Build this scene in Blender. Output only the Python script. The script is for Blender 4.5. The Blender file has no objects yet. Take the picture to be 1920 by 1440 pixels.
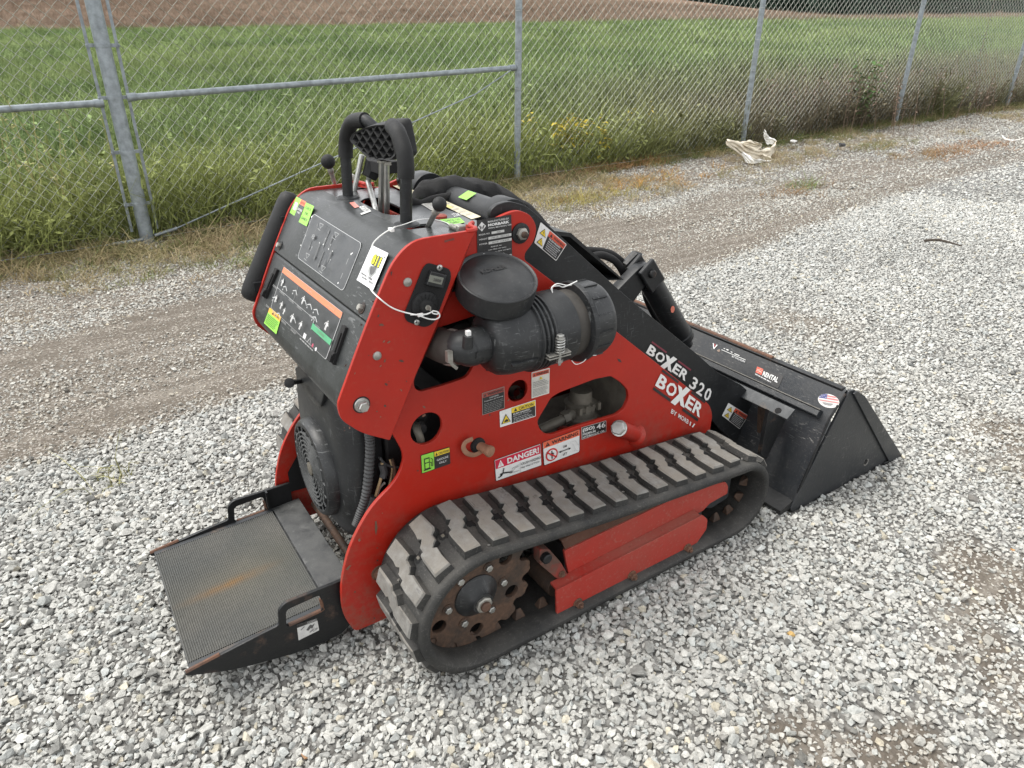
import bpy, bmesh, math, random
import numpy as np
from mathutils import Vector, Matrix
random.seed(7); RNG = np.random.default_rng(7)
scene = bpy.context.scene
COL = scene.collection
pi = math.pi

# ------------------------------------------------------------------ camera, sky, sun, exposure
FPX, YAW, PITCH, ROLL = 1300.0, math.radians(56.22), math.radians(26.38), math.radians(0.41)
CAM = np.array([-0.953, -1.359, 1.216])
def cam_axes(y, p, r):
    f = np.array([math.cos(y)*math.cos(p), math.sin(y)*math.cos(p), -math.sin(p)])
    rt = np.array([math.sin(y), -math.cos(y), 0.0]); up = np.cross(rt, f)
    return rt*math.cos(r)+up*math.sin(r), -rt*math.sin(r)+up*math.cos(r), f
RT, UP, FW = cam_axes(YAW, PITCH, ROLL)
cd = bpy.data.cameras.new('camera'); cam = bpy.data.objects.new('camera', cd); COL.objects.link(cam)
cd.sensor_width = 36.0; cd.lens = 36.0*FPX/1920.0; cd.clip_start = 0.05; cd.clip_end = 2000
cam.matrix_world = Matrix(((RT[0], UP[0], -FW[0], CAM[0]), (RT[1], UP[1], -FW[1], CAM[1]), (RT[2], UP[2], -FW[2], CAM[2]), (0, 0, 0, 1)))
scene.camera = cam

SUN_EL, SUN_AZ = math.radians(64), math.radians(140)      # azimuth measured from +X towards +Y
w = bpy.data.worlds.new('World'); scene.world = w; w.use_nodes = True
nt = w.node_tree; nt.nodes.clear()
sky = nt.nodes.new('ShaderNodeTexSky'); sky.sky_type = 'NISHITA'; sky.sun_disc = False
sky.sun_elevation = SUN_EL; sky.sun_rotation = math.pi/2 - SUN_AZ
sky.dust_density = 1.2; sky.air_density = 1.0; sky.ozone_density = 1.0
hs = nt.nodes.new('ShaderNodeHueSaturation'); hs.inputs['Saturation'].default_value = 0.08
bg = nt.nodes.new('ShaderNodeBackground'); bg.inputs['Strength'].default_value = 0.15
ow = nt.nodes.new('ShaderNodeOutputWorld')
nt.links.new(sky.outputs[0], hs.inputs['Color']); nt.links.new(hs.outputs[0], bg.inputs[0]); nt.links.new(bg.outputs[0], ow.inputs[0])
sd = bpy.data.lights.new('sun', 'SUN'); sd.energy = 1.2; sd.angle = math.radians(26); sd.color = (1.0, 0.96, 0.89)
sun = bpy.data.objects.new('sun', sd); COL.objects.link(sun)
sdir = Vector((math.cos(SUN_EL)*math.cos(SUN_AZ), math.cos(SUN_EL)*math.sin(SUN_AZ), math.sin(SUN_EL)))
sun.rotation_euler = sdir.to_track_quat('Z', 'Y').to_euler()
vs = scene.view_settings; vs.view_transform = 'Standard'; vs.look = 'None'; vs.gamma = 1.0; vs.use_curve_mapping = False
vs.exposure = 1.36

# ------------------------------------------------------------------ measuring helpers: sight line of the photograph -> a real plane of the place
def ray(u, v):
    return RT*((u-960)/FPX) - UP*((v-720)/FPX) + FW
def A(u, v, y):                                   # on the plane Y = y
    d = ray(u, v); p = CAM + d*((y-CAM[1])/d[1]); return np.array(p)
def AX(u, v, x):
    d = ray(u, v); return np.array(CAM + d*((x-CAM[0])/d[0]))
def AZ(u, v, z=0.0):
    d = ray(u, v); return np.array(CAM + d*((z-CAM[2])/d[2]))
def AP(u, v, p0, p1):                             # on the plane through two XZ points, running along Y
    n = np.array([p1[1]-p0[1], 0, -(p1[0]-p0[0])]); q = np.array([p0[0], 0, p0[1]])
    d = ray(u, v); return np.array(CAM + d*(np.dot(q-CAM, n)/np.dot(d, n)))
def XZ(pts, y):
    return [(A(u, v, y)[0], A(u, v, y)[2]) for u, v in pts]

# ------------------------------------------------------------------ materials
MATS = {}
def nodes(m):
    m.use_nodes = True; t = m.node_tree; t.nodes.clear()
    o = t.nodes.new('ShaderNodeOutputMaterial'); b = t.nodes.new('ShaderNodeBsdfPrincipled')
    t.links.new(b.outputs[0], o.inputs[0]); return t, b
def mixc(t, fac, a, b):
    n = t.nodes.new('ShaderNodeMix'); n.data_type = 'RGBA'
    for sock, val in ((n.inputs[0], fac), (n.inputs[6], a), (n.inputs[7], b)):
        if hasattr(val, 'is_linked') or isinstance(val, bpy.types.NodeSocket): t.links.new(val, sock)
        elif isinstance(val, (int, float)): sock.default_value = val
        else: sock.default_value = (*val, 1.0)
    return n.outputs[2]
def noise(t, scale, detail=4, rough=0.55, coord=None, vec=None, dist=0.0):
    n = t.nodes.new('ShaderNodeTexNoise'); n.inputs['Scale'].default_value = scale
    n.inputs['Detail'].default_value = detail; n.inputs['Roughness'].default_value = rough; n.inputs['Distortion'].default_value = dist
    if vec is not None: t.links.new(vec, n.inputs['Vector'])
    return n.outputs['Fac']
def ramp(t, src, lo, hi, a=0.0, b=1.0):
    n = t.nodes.new('ShaderNodeMapRange'); n.clamp = True
    n.inputs['From Min'].default_value = lo; n.inputs['From Max'].default_value = hi
    n.inputs['To Min'].default_value = a; n.inputs['To Max'].default_value = b
    t.links.new(src, n.inputs['Value']); return n.outputs[0]
def geo(t):
    return t.nodes.new('ShaderNodeNewGeometry')
def mapv(t, vec, sc):
    n = t.nodes.new('ShaderNodeMapping'); n.inputs['Scale'].default_value = sc; t.links.new(vec, n.inputs['Vector']); return n.outputs[0]
def mul(t, a, b):
    n = t.nodes.new('ShaderNodeMath'); n.operation = 'MULTIPLY'; n.use_clamp = True
    for s, v in ((n.inputs[0], a), (n.inputs[1], b)):
        if isinstance(v, (int, float)): s.default_value = v
        else: t.links.new(v, s)
    return n.outputs[0]
def add(t, a, b):
    n = t.nodes.new('ShaderNodeMath'); n.operation = 'ADD'; n.use_clamp = True
    for s, v in ((n.inputs[0], a), (n.inputs[1], b)):
        if isinstance(v, (int, float)): s.default_value = v
        else: t.links.new(v, s)
    return n.outputs[0]
def bump(t, b, h, strength=0.3, dist=0.002):
    n = t.nodes.new('ShaderNodeBump'); n.inputs['Strength'].default_value = strength; n.inputs['Distance'].default_value = dist
    t.links.new(h, n.inputs['Height']); t.links.new(n.outputs[0], b.inputs['Normal'])

DUST = (0.30, 0.26, 0.21)
def worn(name, base, rough=0.4, dust=0.35, scale=9, scratch=0.25, scr_col=(0.30, 0.28, 0.26), metallic=0.0, base2=None, bmp=0.15, dustcol=DUST, spec=0.5, mud=None):
    """paint / plastic with uneven colour, fine dust that settles on upward faces, hairline scratches"""
    m = bpy.data.materials.new(name); t, b = nodes(m); g = geo(t); P = g.outputs['Position']
    n1 = noise(t, scale, 6, 0.6, vec=P); n2 = noise(t, scale*14, 3, 0.6, vec=P); n3 = noise(t, scale*0.35, 3, 0.5, vec=P, dist=0.6)
    c = mixc(t, ramp(t, n1, 0.35, 0.7), base, base2 or tuple(x*0.78 for x in base))
    up = t.nodes.new('ShaderNodeSeparateXYZ'); t.links.new(g.outputs['True Normal'], up.inputs[0])
    upf = ramp(t, up.outputs[2], 0.2, 0.9, 0.45, 1.3)
    df = mul(t, mul(t, ramp(t, add(t, mul(t, n1, 0.5), mul(t, n3, 0.5)), 0.36, 0.66), upf), dust)
    df = add(t, df, mul(t, mul(t, ramp(t, n2, 0.56, 0.72), dust*0.8), 1.0))
    c = mixc(t, df, c, dustcol)
    if scratch:
        sv = mapv(t, P, (34, 34, 340)); s1 = noise(t, 1.0, 3, 0.65, vec=sv, dist=0.35)
        sv2 = mapv(t, P, (260, 40, 30)); s2 = noise(t, 1.0, 3, 0.65, vec=sv2, dist=0.45)
        gate = ramp(t, noise(t, 5.5, 3, 0.6, vec=P), 0.44, 0.62)
        sf = mul(t, mul(t, add(t, ramp(t, s1, 0.615, 0.68), ramp(t, s2, 0.625, 0.69)), gate), scratch)
        c = mixc(t, sf, c, scr_col)
    t.links.new(c, b.inputs['Base Color'])
    t.links.new(ramp(t, n1, 0.25, 0.75, max(rough-0.1, 0.05), min(rough+0.18, 1)), b.inputs['Roughness'])
    b.inputs['Metallic'].default_value = metallic; b.inputs['Specular IOR Level'].default_value = spec
    bump(t, b, n2, bmp, 0.0015)
    if mud:
        px = t.nodes.new('ShaderNodeSeparateXYZ'); t.links.new(P, px.inputs[0])
        mf = mul(t, mul(t, ramp(t, px.outputs[2], mud[1], mud[0], 0, 1), ramp(t, add(t, mul(t, n1, 0.5), mul(t, noise(t, 55, 5, 0.7, vec=P), 0.5)), 0.46, 0.62)), mud[2])
        c = mixc(t, mf, c, (0.17, 0.10, 0.07)); t.links.new(c, b.inputs['Base Color'])
    MATS[name] = m; return m
def rusty(name, base, rust=(0.060, 0.036, 0.024), amount=0.5, rough=0.75, metallic=0.2, scale=14):
    m = bpy.data.materials.new(name); t, b = nodes(m); P = geo(t).outputs['Position']
    n1 = noise(t, scale, 8, 0.65, vec=P); n2 = noise(t, scale*8, 4, 0.6, vec=P)
    r2 = mixc(t, ramp(t, n2, 0.35, 0.7), rust, tuple(min(1, x*1.5) for x in rust))
    c = mixc(t, ramp(t, n1, 0.62-amount*0.4, 0.72-amount*0.25), base, r2)
    t.links.new(c, b.inputs['Base Color']); b.inputs['Metallic'].default_value = metallic
    t.links.new(ramp(t, n1, 0.3, 0.7, rough-0.15, min(1, rough+0.15)), b.inputs['Roughness'])
    bump(t, b, n2, 0.4, 0.002); MATS[name] = m; return m
def plain(name, col, rough=0.5, metallic=0.0, vary=0.15, sc=30, bmp=0.1):
    m = bpy.data.materials.new(name); t, b = nodes(m); P = geo(t).outputs['Position']
    n = noise(t, sc, 5, 0.6, vec=P)
    c = mixc(t, ramp(t, n, 0.3, 0.7), tuple(x*(1-vary) for x in col), tuple(min(1, x*(1+vary)) for x in col))
    t.links.new(c, b.inputs['Base Color']); b.inputs['Roughness'].default_value = rough; b.inputs['Metallic'].default_value = metallic
    if bmp: bump(t, b, n, bmp, 0.001)
    MATS[name] = m; return m
worn('red', (0.37, 0.017, 0.008), 0.42, 0.10, 7, 0.45, (0.24, 0.055, 0.035), base2=(0.31, 0.014, 0.007), bmp=0.05, dustcol=(0.30, 0.12, 0.085), spec=0.35, mud=(0.12, 0.42, 0.6))
worn('red_low', (0.34, 0.030, 0.021), 0.55, 0.5, 9, 0.6, (0.14, 0.05, 0.035), base2=(0.29, 0.020, 0.013), bmp=0.12, dustcol=(0.29, 0.14, 0.105), spec=0.3)
worn('frame_dirt', (0.075, 0.040, 0.028), 0.8, 0.5, 12, 0.2, (0.18, 0.05, 0.03), base2=(0.12, 0.045, 0.03), bmp=0.3, dustcol=(0.13, 0.10, 0.075), spec=0.2)
worn('black', (0.0062, 0.0070, 0.0080), 0.42, 0.20, 8, 0.6, (0.11, 0.115, 0.12), base2=(0.0095, 0.0105, 0.0115), bmp=0.1, dustcol=(0.055, 0.058, 0.06), spec=0.4)
worn('black_plastic', (0.0095, 0.0105, 0.0115), 0.40, 0.22, 10, 0.6, (0.17, 0.175, 0.175), base2=(0.0165, 0.018, 0.0195), bmp=0.12, dustcol=(0.085, 0.086, 0.083), spec=0.42)
worn('console', (0.0145, 0.0165, 0.017), 0.38, 0.30, 11, 0.7, (0.16, 0.165, 0.165), base2=(0.023, 0.0255, 0.026), bmp=0.18, dustcol=(0.058, 0.062, 0.060), spec=0.42)
worn('console_top', (0.019, 0.0215, 0.0235), 0.26, 0.26, 9, 0.6, (0.24, 0.24, 0.235), base2=(0.033, 0.036, 0.038), bmp=0.1, dustcol=(0.11, 0.112, 0.11), spec=0.5)
worn('deck_plate', (0.020, 0.0215, 0.023), 0.5, 0.55, 34, 0.5, (0.15, 0.15, 0.145), base2=(0.034, 0.036, 0.037), bmp=0.3, dustcol=(0.085, 0.086, 0.082))
worn('bucket_black', (0.0115, 0.0145, 0.0185), 0.42, 0.34, 8, 1.0, (0.17, 0.165, 0.155), base2=(0.019, 0.0215, 0.025), bmp=0.3, dustcol=(0.080, 0.074, 0.066), spec=0.42)
worn('foam', (0.0095, 0.0098, 0.0102), 0.62, 0.12, 20, 0.0, bmp=0.25, dustcol=(0.05, 0.05, 0.05), spec=0.35)
worn('rubber', (0.017, 0.0175, 0.0175), 0.68, 0.42, 16, 0.7, (0.11, 0.108, 0.10), base2=(0.024, 0.024, 0.023), bmp=0.5, dustcol=(0.115, 0.109, 0.098), spec=0.3)
worn('lug_dust', (0.225, 0.220, 0.206), 0.9, 0.7, 38, 0.5, (0.06, 0.06, 0.06), base2=(0.115, 0.112, 0.106), bmp=1.0, dustcol=(0.215, 0.195, 0.165), spec=0.2)
worn('sleeve', (0.008, 0.008, 0.0085), 0.9, 0.12, 25, 0.0, bmp=0.5, dustcol=(0.05, 0.045, 0.04))
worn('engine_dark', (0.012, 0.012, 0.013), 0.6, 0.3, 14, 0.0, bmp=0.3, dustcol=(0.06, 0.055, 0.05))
worn('mat_rubber', (0.085, 0.088, 0.084), 0.8, 0.5, 12, 0.0, base2=(0.115, 0.115, 0.105), bmp=0.2, dustcol=(0.16, 0.15, 0.12))
rusty('rust', (0.035, 0.024, 0.018), amount=0.62)
rusty('rust_light', (0.075, 0.045, 0.033), rust=(0.115, 0.058, 0.036), amount=0.6)
rusty('rusty_black', (0.0085, 0.0092, 0.010), rust=(0.055, 0.035, 0.026), amount=0.12, rough=0.5)
rusty('deck', (0.028, 0.030, 0.032), rust=(0.060, 0.060, 0.058), amount=0.35, rough=0.55, scale=40)
rusty('rusty_red', (0.22, 0.025, 0.016), rust=(0.07, 0.036, 0.026), amount=0.45, rough=0.7, metallic=0.0)
rusty('plate_grey', (0.032, 0.035, 0.038), rust=(0.09, 0.07, 0.055), amount=0.15, rough=0.5)
plain('hose_grey', (0.040, 0.036, 0.031), 0.7, 0, 0.3, 30)
plain('guard_grey', (0.075, 0.078, 0.078), 0.6, 0, 0.3, 40)
rusty('sprocket_rust', (0.042, 0.031, 0.024), rust=(0.078, 0.046, 0.030), amount=0.55)
plain('zinc', (0.42, 0.42, 0.40), 0.35, 0.85, 0.2, 60)
plain('zinc_dull', (0.33, 0.32, 0.29), 0.5, 0.7, 0.3, 60)
plain('galv', (0.24, 0.27, 0.285), 0.5, 0.4, 0.3, 22)
plain('galv_wire', (0.37, 0.385, 0.35), 0.6, 0.35, 0.2, 40, 0)
plain('white_wire', (0.72, 0.72, 0.70), 0.45, 0, 0.05)
plain('filter_grey', (0.115, 0.105, 0.085), 0.6, 0.2, 0.3, 30)
plain('tan_rubber', (0.27, 0.14, 0.085), 0.7, 0, 0.2, 40)
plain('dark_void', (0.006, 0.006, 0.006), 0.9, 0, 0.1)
plain('wire_grey', (0.042, 0.043, 0.044), 0.6, 0, 0.2)
plain('wire_tan', (0.34, 0.24, 0.13), 0.6, 0, 0.2)
plain('gauge_lcd', (0.16, 0.165, 0.14), 0.35, 0, 0.1)
plain('cloth', (0.62, 0.56, 0.45), 0.9, 0, 0.25, 18, 0.4)
plain('cloth_white', (0.78, 0.77, 0.73), 0.85, 0, 0.12, 18, 0.3)
plain('twig_brown', (0.05, 0.038, 0.028), 0.85, 0, 0.3)
INK = {}
def ink(c, grime=0.16):
    """flat print: sticker colour with slight fading and grime"""
    key = (tuple(round(x, 3) for x in c), grime)
    if key in INK: return INK[key]
    m = bpy.data.materials.new('sticker_ink'); t, b = nodes(m); P = geo(t).outputs['Position']
    n = noise(t, 40, 6, 0.65, vec=P); n2 = noise(t, 260, 3, 0.6, vec=P)
    k = mixc(t, ramp(t, n, 0.35, 0.75, 0, grime), c, (0.16, 0.15, 0.14)); k = mixc(t, ramp(t, n2, 0.60, 0.70, 0, grime*1.3), k, (0.10, 0.095, 0.09))
    t.links.new(k, b.inputs['Base Color']); b.inputs['Roughness'].default_value = 0.42
    INK[key] = m; return m
WHITE, BLACK, YEL, GRN, ORG, RED, CREAM, SILV = (0.72, 0.72, 0.70), (0.014, 0.014, 0.015), (0.72, 0.52, 0.03), (0.26, 0.62, 0.06), (0.78, 0.16, 0.05), (0.50, 0.02, 0.03), (0.66, 0.60, 0.42), (0.52, 0.52, 0.50)

# ------------------------------------------------------------------ mesh building
def xform(p): return tuple(float(x) for x in p)
class MB:
    def __init__(s): s.v = []; s.f = []; s.m = []; s.mats = []; s.cur = 0
    def mat(s, m):
        m = MATS[m] if isinstance(m, str) else m
        if m not in s.mats: s.mats.append(m)
        s.cur = s.mats.index(m); return s
    def face(s, idx): s.f.append(tuple(idx)); s.m.append(s.cur)
    def poly(s, pts):
        n = len(s.v); s.v += [xform(p) for p in pts]; s.face(range(n, n+len(pts)))
    def raw(s, vs, fs):
        n = len(s.v); s.v += [xform(p) for p in vs]
        for f in fs: s.face([i+n for i in f])
    def box(s, c, size, rot=None):
        R = rot if rot is not None else Matrix.Identity(3); c = Vector(c); n = len(s.v)
        for dx in (-.5, .5):
            for dy in (-.5, .5):
                for dz in (-.5, .5): s.v.append(xform(c + R @ Vector((dx*size[0], dy*size[1], dz*size[2]))))
        for f in ((0, 1, 3, 2), (4, 6, 7, 5), (0, 4, 5, 1), (2, 3, 7, 6), (0, 2, 6, 4), (1, 5, 7, 3)): s.face([n+i for i in f])
    def tube(s, path, r, seg=10, cap=True, smooth=0, flat=1.0):
        P = [Vector(xform(p)) for p in path]
        rr = list(r) if hasattr(r, '__len__') else [r]*len(P)
        if smooth:
            Q = []; RR = []
            for i in range(len(P)-1):
                p0 = P[max(i-1, 0)]; p1 = P[i]; p2 = P[i+1]; p3 = P[min(i+2, len(P)-1)]
                for k in range(smooth):
                    u = k/smooth
                    Q.append(0.5*((2*p1)+(-p0+p2)*u+(2*p0-5*p1+4*p2-p3)*u*u+(-p0+3*p1-3*p2+p3)*u**3)); RR.append(rr[i]*(1-u)+rr[i+1]*u)
            Q.append(P[-1]); RR.append(rr[-1]); P, rr = Q, RR
        n0 = len(s.v); T = []
        for i in range(len(P)):
            d = P[min(i+1, len(P)-1)]-P[max(i-1, 0)]; T.append(d.normalized() if d.length > 1e-9 else Vector((0, 0, 1)))
        up = Vector((0, 0, 1)) if abs(T[0].z) < 0.9 else Vector((1, 0, 0))
        nrm = T[0].cross(up).normalized()
        for i in range(len(P)):
            nrm = (nrm - T[i]*nrm.dot(T[i])).normalized(); bi = T[i].cross(nrm)
            for k in range(seg):
                a = 2*pi*k/seg; s.v.append(xform(P[i] + (nrm*math.cos(a)+bi*math.sin(a)*flat)*rr[i]))
        for i in range(len(P)-1):
            for k in range(seg):
                a = n0+i*seg+k; b = n0+i*seg+(k+1) % seg; s.face((a, b, b+seg, a+seg))
        if cap:
            s.face([n0+k for k in range(seg)][::-1]); s.face([n0+(len(P)-1)*seg+k for k in range(seg)])
    def lathe(s, o, axis, prof, seg=24, sx=1.0, ref=None):
        """prof: (radius, height along axis)"""
        o = Vector(xform(o)); ax = Vector(axis).normalized(); up = Vector(ref) if ref else (Vector((0, 0, 1)) if abs(ax.z) < 0.9 else Vector((1, 0, 0)))
        a1 = ax.cross(up).normalized(); a2 = ax.cross(a1); n0 = len(s.v)
        for r, h in prof:
            for k in range(seg):
                a = 2*pi*k/seg; s.v.append(xform(o + ax*h + (a1*math.cos(a)*sx + a2*math.sin(a))*max(r, 1e-5)))
        for i in range(len(prof)-1):
            for k in range(seg):
                a = n0+i*seg+k; b = n0+i*seg+(k+1) % seg; s.face((a, a+seg, b+seg, b))
        if prof[0][0] > 1e-4: s.face([n0+k for k in range(seg)])
        if prof[-1][0] > 1e-4: s.face([n0+(len(prof)-1)*seg+k for k in range(seg)][::-1])
    def bolt(s, p, axis, r=0.009, h=0.008, washer=True, stud=0.0):
        if washer: s.lathe(p, axis, [(r*1.45, 0), (r*1.45, 0.002), (r*1.0, 0.0021)], 18)
        s.lathe(p, axis, [(r, 0.002), (r, h), (r*0.86, h+0.0016)], 6)
        if stud: s.lathe(p, axis, [(r*0.5, h), (r*0.5, h+stud), (r*0.4, h+stud+0.001)], 10)
    def sphere(s, c, r, seg=16, sc=(1, 1, 1)):
        prof = [(r*math.sin(pi*i/seg), -r*math.cos(pi*i/seg)) for i in range(seg+1)]; n0 = len(s.v)
        s.lathe((0, 0, 0), (0, 0, 1), prof, seg)
        for i in range(n0, len(s.v)):
            q = s.v[i]; s.v[i] = (q[0]*sc[0]+c[0], q[1]*sc[1]+c[1], q[2]*sc[2]+c[2])
    def build(s, name, parent=None, smooth=35, bevel=0.0, mirror=False):
        me = bpy.data.meshes.new(name); me.from_pydata(s.v, [], s.f); me.update()
        for m in s.mats: me.materials.append(m)
        me.polygons.foreach_set('material_index', s.m)
        if smooth:
            me.polygons.foreach_set('use_smooth', [True]*len(me.polygons)); me.set_sharp_from_angle(angle=math.radians(smooth))
        me.update(); o = bpy.data.objects.new(name, me); COL.objects.link(o)
        if parent is not None: o.parent = parent
        if bevel:
            md = o.modifiers.new('bevel', 'BEVEL'); md.width = bevel; md.segments = 2; md.limit_method = 'ANGLE'; md.angle_limit = math.radians(40)
        return o
def fillet(pts, r, n=4):
    out = []; N = len(pts)
    for i in range(N):
        p = Vector(pts[i][:2]); ri = pts[i][2] if len(pts[i]) > 2 else r
        a = Vector(pts[i-1][:2])-p; b = Vector(pts[(i+1) % N][:2])-p
        la, lb = a.length, b.length
        if ri <= 0 or la < 1e-6 or lb < 1e-6: out.append(tuple(p)); continue
        k = min(ri, la*0.48, lb*0.48); p0 = p+a/la*k; p1 = p+b/lb*k
        for j in range(n+1):
            u = j/n; q = p0*(1-u)**2+p*2*u*(1-u)+p1*u*u; out.append((q.x, q.y))
    return out
def circ(cx, cz, r, n=24): return [(cx+r*math.cos(2*pi*i/n), cz+r*math.sin(2*pi*i/n)) for i in range(n)]
def curve_plate(loops, half, bevel):
    cu = bpy.data.curves.new('tmp', 'CURVE'); cu.dimensions = '2D'; cu.fill_mode = 'BOTH'; cu.extrude = max(half-bevel, 0.0001); cu.bevel_depth = bevel; cu.bevel_resolution = 1; cu.offset = -bevel
    for L in loops:
        sp = cu.splines.new('POLY'); sp.points.add(len(L)-1); sp.use_cyclic_u = True
        for i, p in enumerate(L): sp.points[i].co = (p[0], p[1], 0, 1)
    ob = bpy.data.objects.new('tmp', cu); me = bpy.data.meshes.new_from_object(ob)
    vs = [tuple(v.co) for v in me.vertices]; fs = [tuple(p.vertices) for p in me.polygons]
    bpy.data.objects.remove(ob); bpy.data.curves.remove(cu); bpy.data.meshes.remove(me)
    return vs, fs
def plate(mb, loops, y0, y1, bevel=0.0012):
    """flat plate in XZ (outline + holes) from y0 to y1"""
    vs, fs = curve_plate(loops, abs(y1-y0)/2, bevel); ym = (y0+y1)/2
    mb.raw([(a, ym-c, b) for a, b, c in vs], fs)
def plate3(mb, loops, o, u, v, thick, bevel=0.001):
    o = Vector(xform(o)); u = Vector(xform(u)).normalized(); v = Vector(xform(v)); v = (v-u*v.dot(u)).normalized(); n = u.cross(v)
    vs, fs = curve_plate(loops, thick/2, bevel)
    mb.raw([o+u*a+v*b+n*c for a, b, c in vs], fs)
def extrude_y(mb, prof, y0, y1, closed=False, caps=False):
    n = len(prof); a = len(mb.v)
    mb.v += [(p[0], y0, p[1]) for p in prof] + [(p[0], y1, p[1]) for p in prof]
    for i in range(n if closed else n-1):
        j = (i+1) % n; mb.face((a+i, a+j, a+n+j, a+n+i))
    if caps: mb.face(range(a, a+n)); mb.face(list(range(a+n, a+2*n))[::-1])

# ------------------------------------------------------------------ lettering and stickers
TXT = {}
def text_mesh(sx, bold=0.0):
    k = (sx, bold)
    if k in TXT: return TXT[k]
    cu = bpy.data.curves.new('tmp', 'FONT'); cu.body = sx; cu.resolution_u = 2; cu.offset = bold
    ob = bpy.data.objects.new('tmp', cu); me = bpy.data.meshes.new_from_object(ob)
    vs = [(v.co.x, v.co.y) for v in me.vertices]; fs = [tuple(p.vertices) for p in me.polygons]
    bpy.data.objects.remove(ob); bpy.data.curves.remove(cu); bpy.data.meshes.remove(me)
    if vs:
        x0 = min(p[0] for p in vs); x1 = max(p[0] for p in vs); y0 = min(p[1] for p in vs); y1 = max(p[1] for p in vs)
        vs = [((p[0]-x0)/max(x1-x0, 1e-6), (p[1]-y0)/max(y1-y0, 1e-6)) for p in vs]
    TXT[k] = (vs, fs); return TXT[k]
def decal(name, corners, items, parent, lift=0.0012, label=None, grime=0.16):
    """corners: bottom-left, bottom-right, top-right, top-left in the place; items use 0..1 coordinates"""
    bl, br, tr, tl = [Vector(xform(c)) for c in corners]
    n = (br-bl).cross(tl-bl).normalized()
    W = ((br-bl).length+(tr-tl).length)/2; H = ((tl-bl).length+(tr-br).length)/2
    mb = MB(); lay = [0]
    def pt(x, y): return bl*(1-x)*(1-y)+br*x*(1-y)+tr*x*y+tl*(1-x)*y + n*(lift+lay[0]*0.00022)
    for it in items:
        k = it[0]; mb.mat(ink(it[-1], grime)); lay[0] += 1
        if k == 'r':
            x0, y0, x1, y1 = it[1:5]; mb.poly([pt(x0, y0), pt(x1, y0), pt(x1, y1), pt(x0, y1)])
        elif k == 'p': mb.poly([pt(*q) for q in it[1]])
        elif k == 'rr':                                    # rounded rectangle
            x0, y0, x1, y1, r = it[1:6]; L = fillet([(x0*W, y0*H), (x1*W, y0*H), (x1*W, y1*H), (x0*W, y1*H)], r, 4)
            mb.poly([pt(a/W, b/H) for a, b in L])
        elif k == 'c':
            cx, cy, r = it[1:4]; mb.poly([pt(cx+r*math.cos(a)*H/W, cy+r*math.sin(a)) for a in [2*pi*i/20 for i in range(20)]])
        elif k == 't':
            x0, y0, x1, y1, sx = it[1:6]; bold = it[6] if len(it) > 7 else 0.012
            vs, fs = text_mesh(sx, bold); mb.raw([pt(x0+(x1-x0)*a, y0+(y1-y0)*b) for a, b in vs], fs)
        elif k == 'l':
            pts, wd = it[1], it[2]
            for a, b in zip(pts[:-1], pts[1:]):
                d = Vector(((b[0]-a[0])*W, (b[1]-a[1])*H)); L = d.length
                if L < 1e-9: continue
                q = Vector((-d.y, d.x))/L*wd*H/2
                mb.poly([pt(a[0]-q.x/W, a[1]-q.y/H), pt(b[0]-q.x/W, b[1]-q.y/H), pt(b[0]+q.x/W, b[1]+q.y/H), pt(a[0]+q.x/W, a[1]+q.y/H)])
        elif k == 'fine':                                   # rows of print too fine to read
            x0, y0, x1, y1, rows = it[1:6]; rnd = random.Random(int(1e4*(x0+y0*7+x1*13)))
            rh = (y1-y0)/rows
            for i in range(rows):
                x = x0; end = x1-(x1-x0)*rnd.random()*0.3
                while x < end:
                    ww = (x1-x0)*(0.05+0.11*rnd.random()); xe = min(x+ww, end)
                    yb = y1-(i+0.78)*rh; mb.poly([pt(x, yb), pt(xe, yb), pt(xe, yb+rh*0.46), pt(x, yb+rh*0.46)]); x = xe+(x1-x0)*0.025
    o = mb.build(name, parent, smooth=0)
    if label: o['label'] = label
    return o
def man(x, y, h, ar, c, lean=0.0, arm=0.0):
    """small standing figure pictogram; ar = height/width of the sticker"""
    s = h*ar; return [('c', x+lean*s, y+h*0.9, h*0.10, c), ('p', [(x-0.09*s, y+h*0.42), (x+0.09*s, y+h*0.42), (x+lean*s+0.13*s, y+h*0.78), (x+lean*s-0.13*s, y+h*0.78)], c),
        ('r', x-0.09*s, y, x-0.02*s, y+h*0.44, c), ('r', x+0.02*s, y, x+0.09*s, y+h*0.44, c), ('l', [(x+0.1*s, y+h*0.74), (x+(0.22+arm)*s, y+h*0.5)], h*0.09, c), ('l', [(x-0.1*s, y+h*0.74), (x-0.2*s, y+h*0.46)], h*0.09, c)]
def tri(x, y, w, h, c, c2=None):
    L = [('p', [(x, y), (x+w, y), (x+w/2, y+h)], c)]
    if c2: L += [('r', x+w*0.46, y+h*0.3, x+w*0.54, y+h*0.68, c2), ('r', x+w*0.46, y+h*0.12, x+w*0.54, y+h*0.2, c2)]
    return L
def Q(tl, tr, br, bl, y): return [A(*bl, y), A(*br, y), A(*tr, y), A(*tl, y)]
def thing(name, label, cat, loc=(0, 0, 0), group=None):
    o = bpy.data.objects.new(name, None); COL.objects.link(o); o.location = loc; o.empty_display_size = 0.1
    o['label'] = label; o['category'] = cat
    if group: o['group'] = group
    return o
def tag(o, label, cat, group=None):
    o['label'] = label; o['category'] = cat
    if group: o['group'] = group
    return o
def copy_to(o, parent, M=None, name=None):
    c = o.copy(); COL.objects.link(c); c.parent = parent
    if M is not None: c.matrix_local = M
    return c

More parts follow.
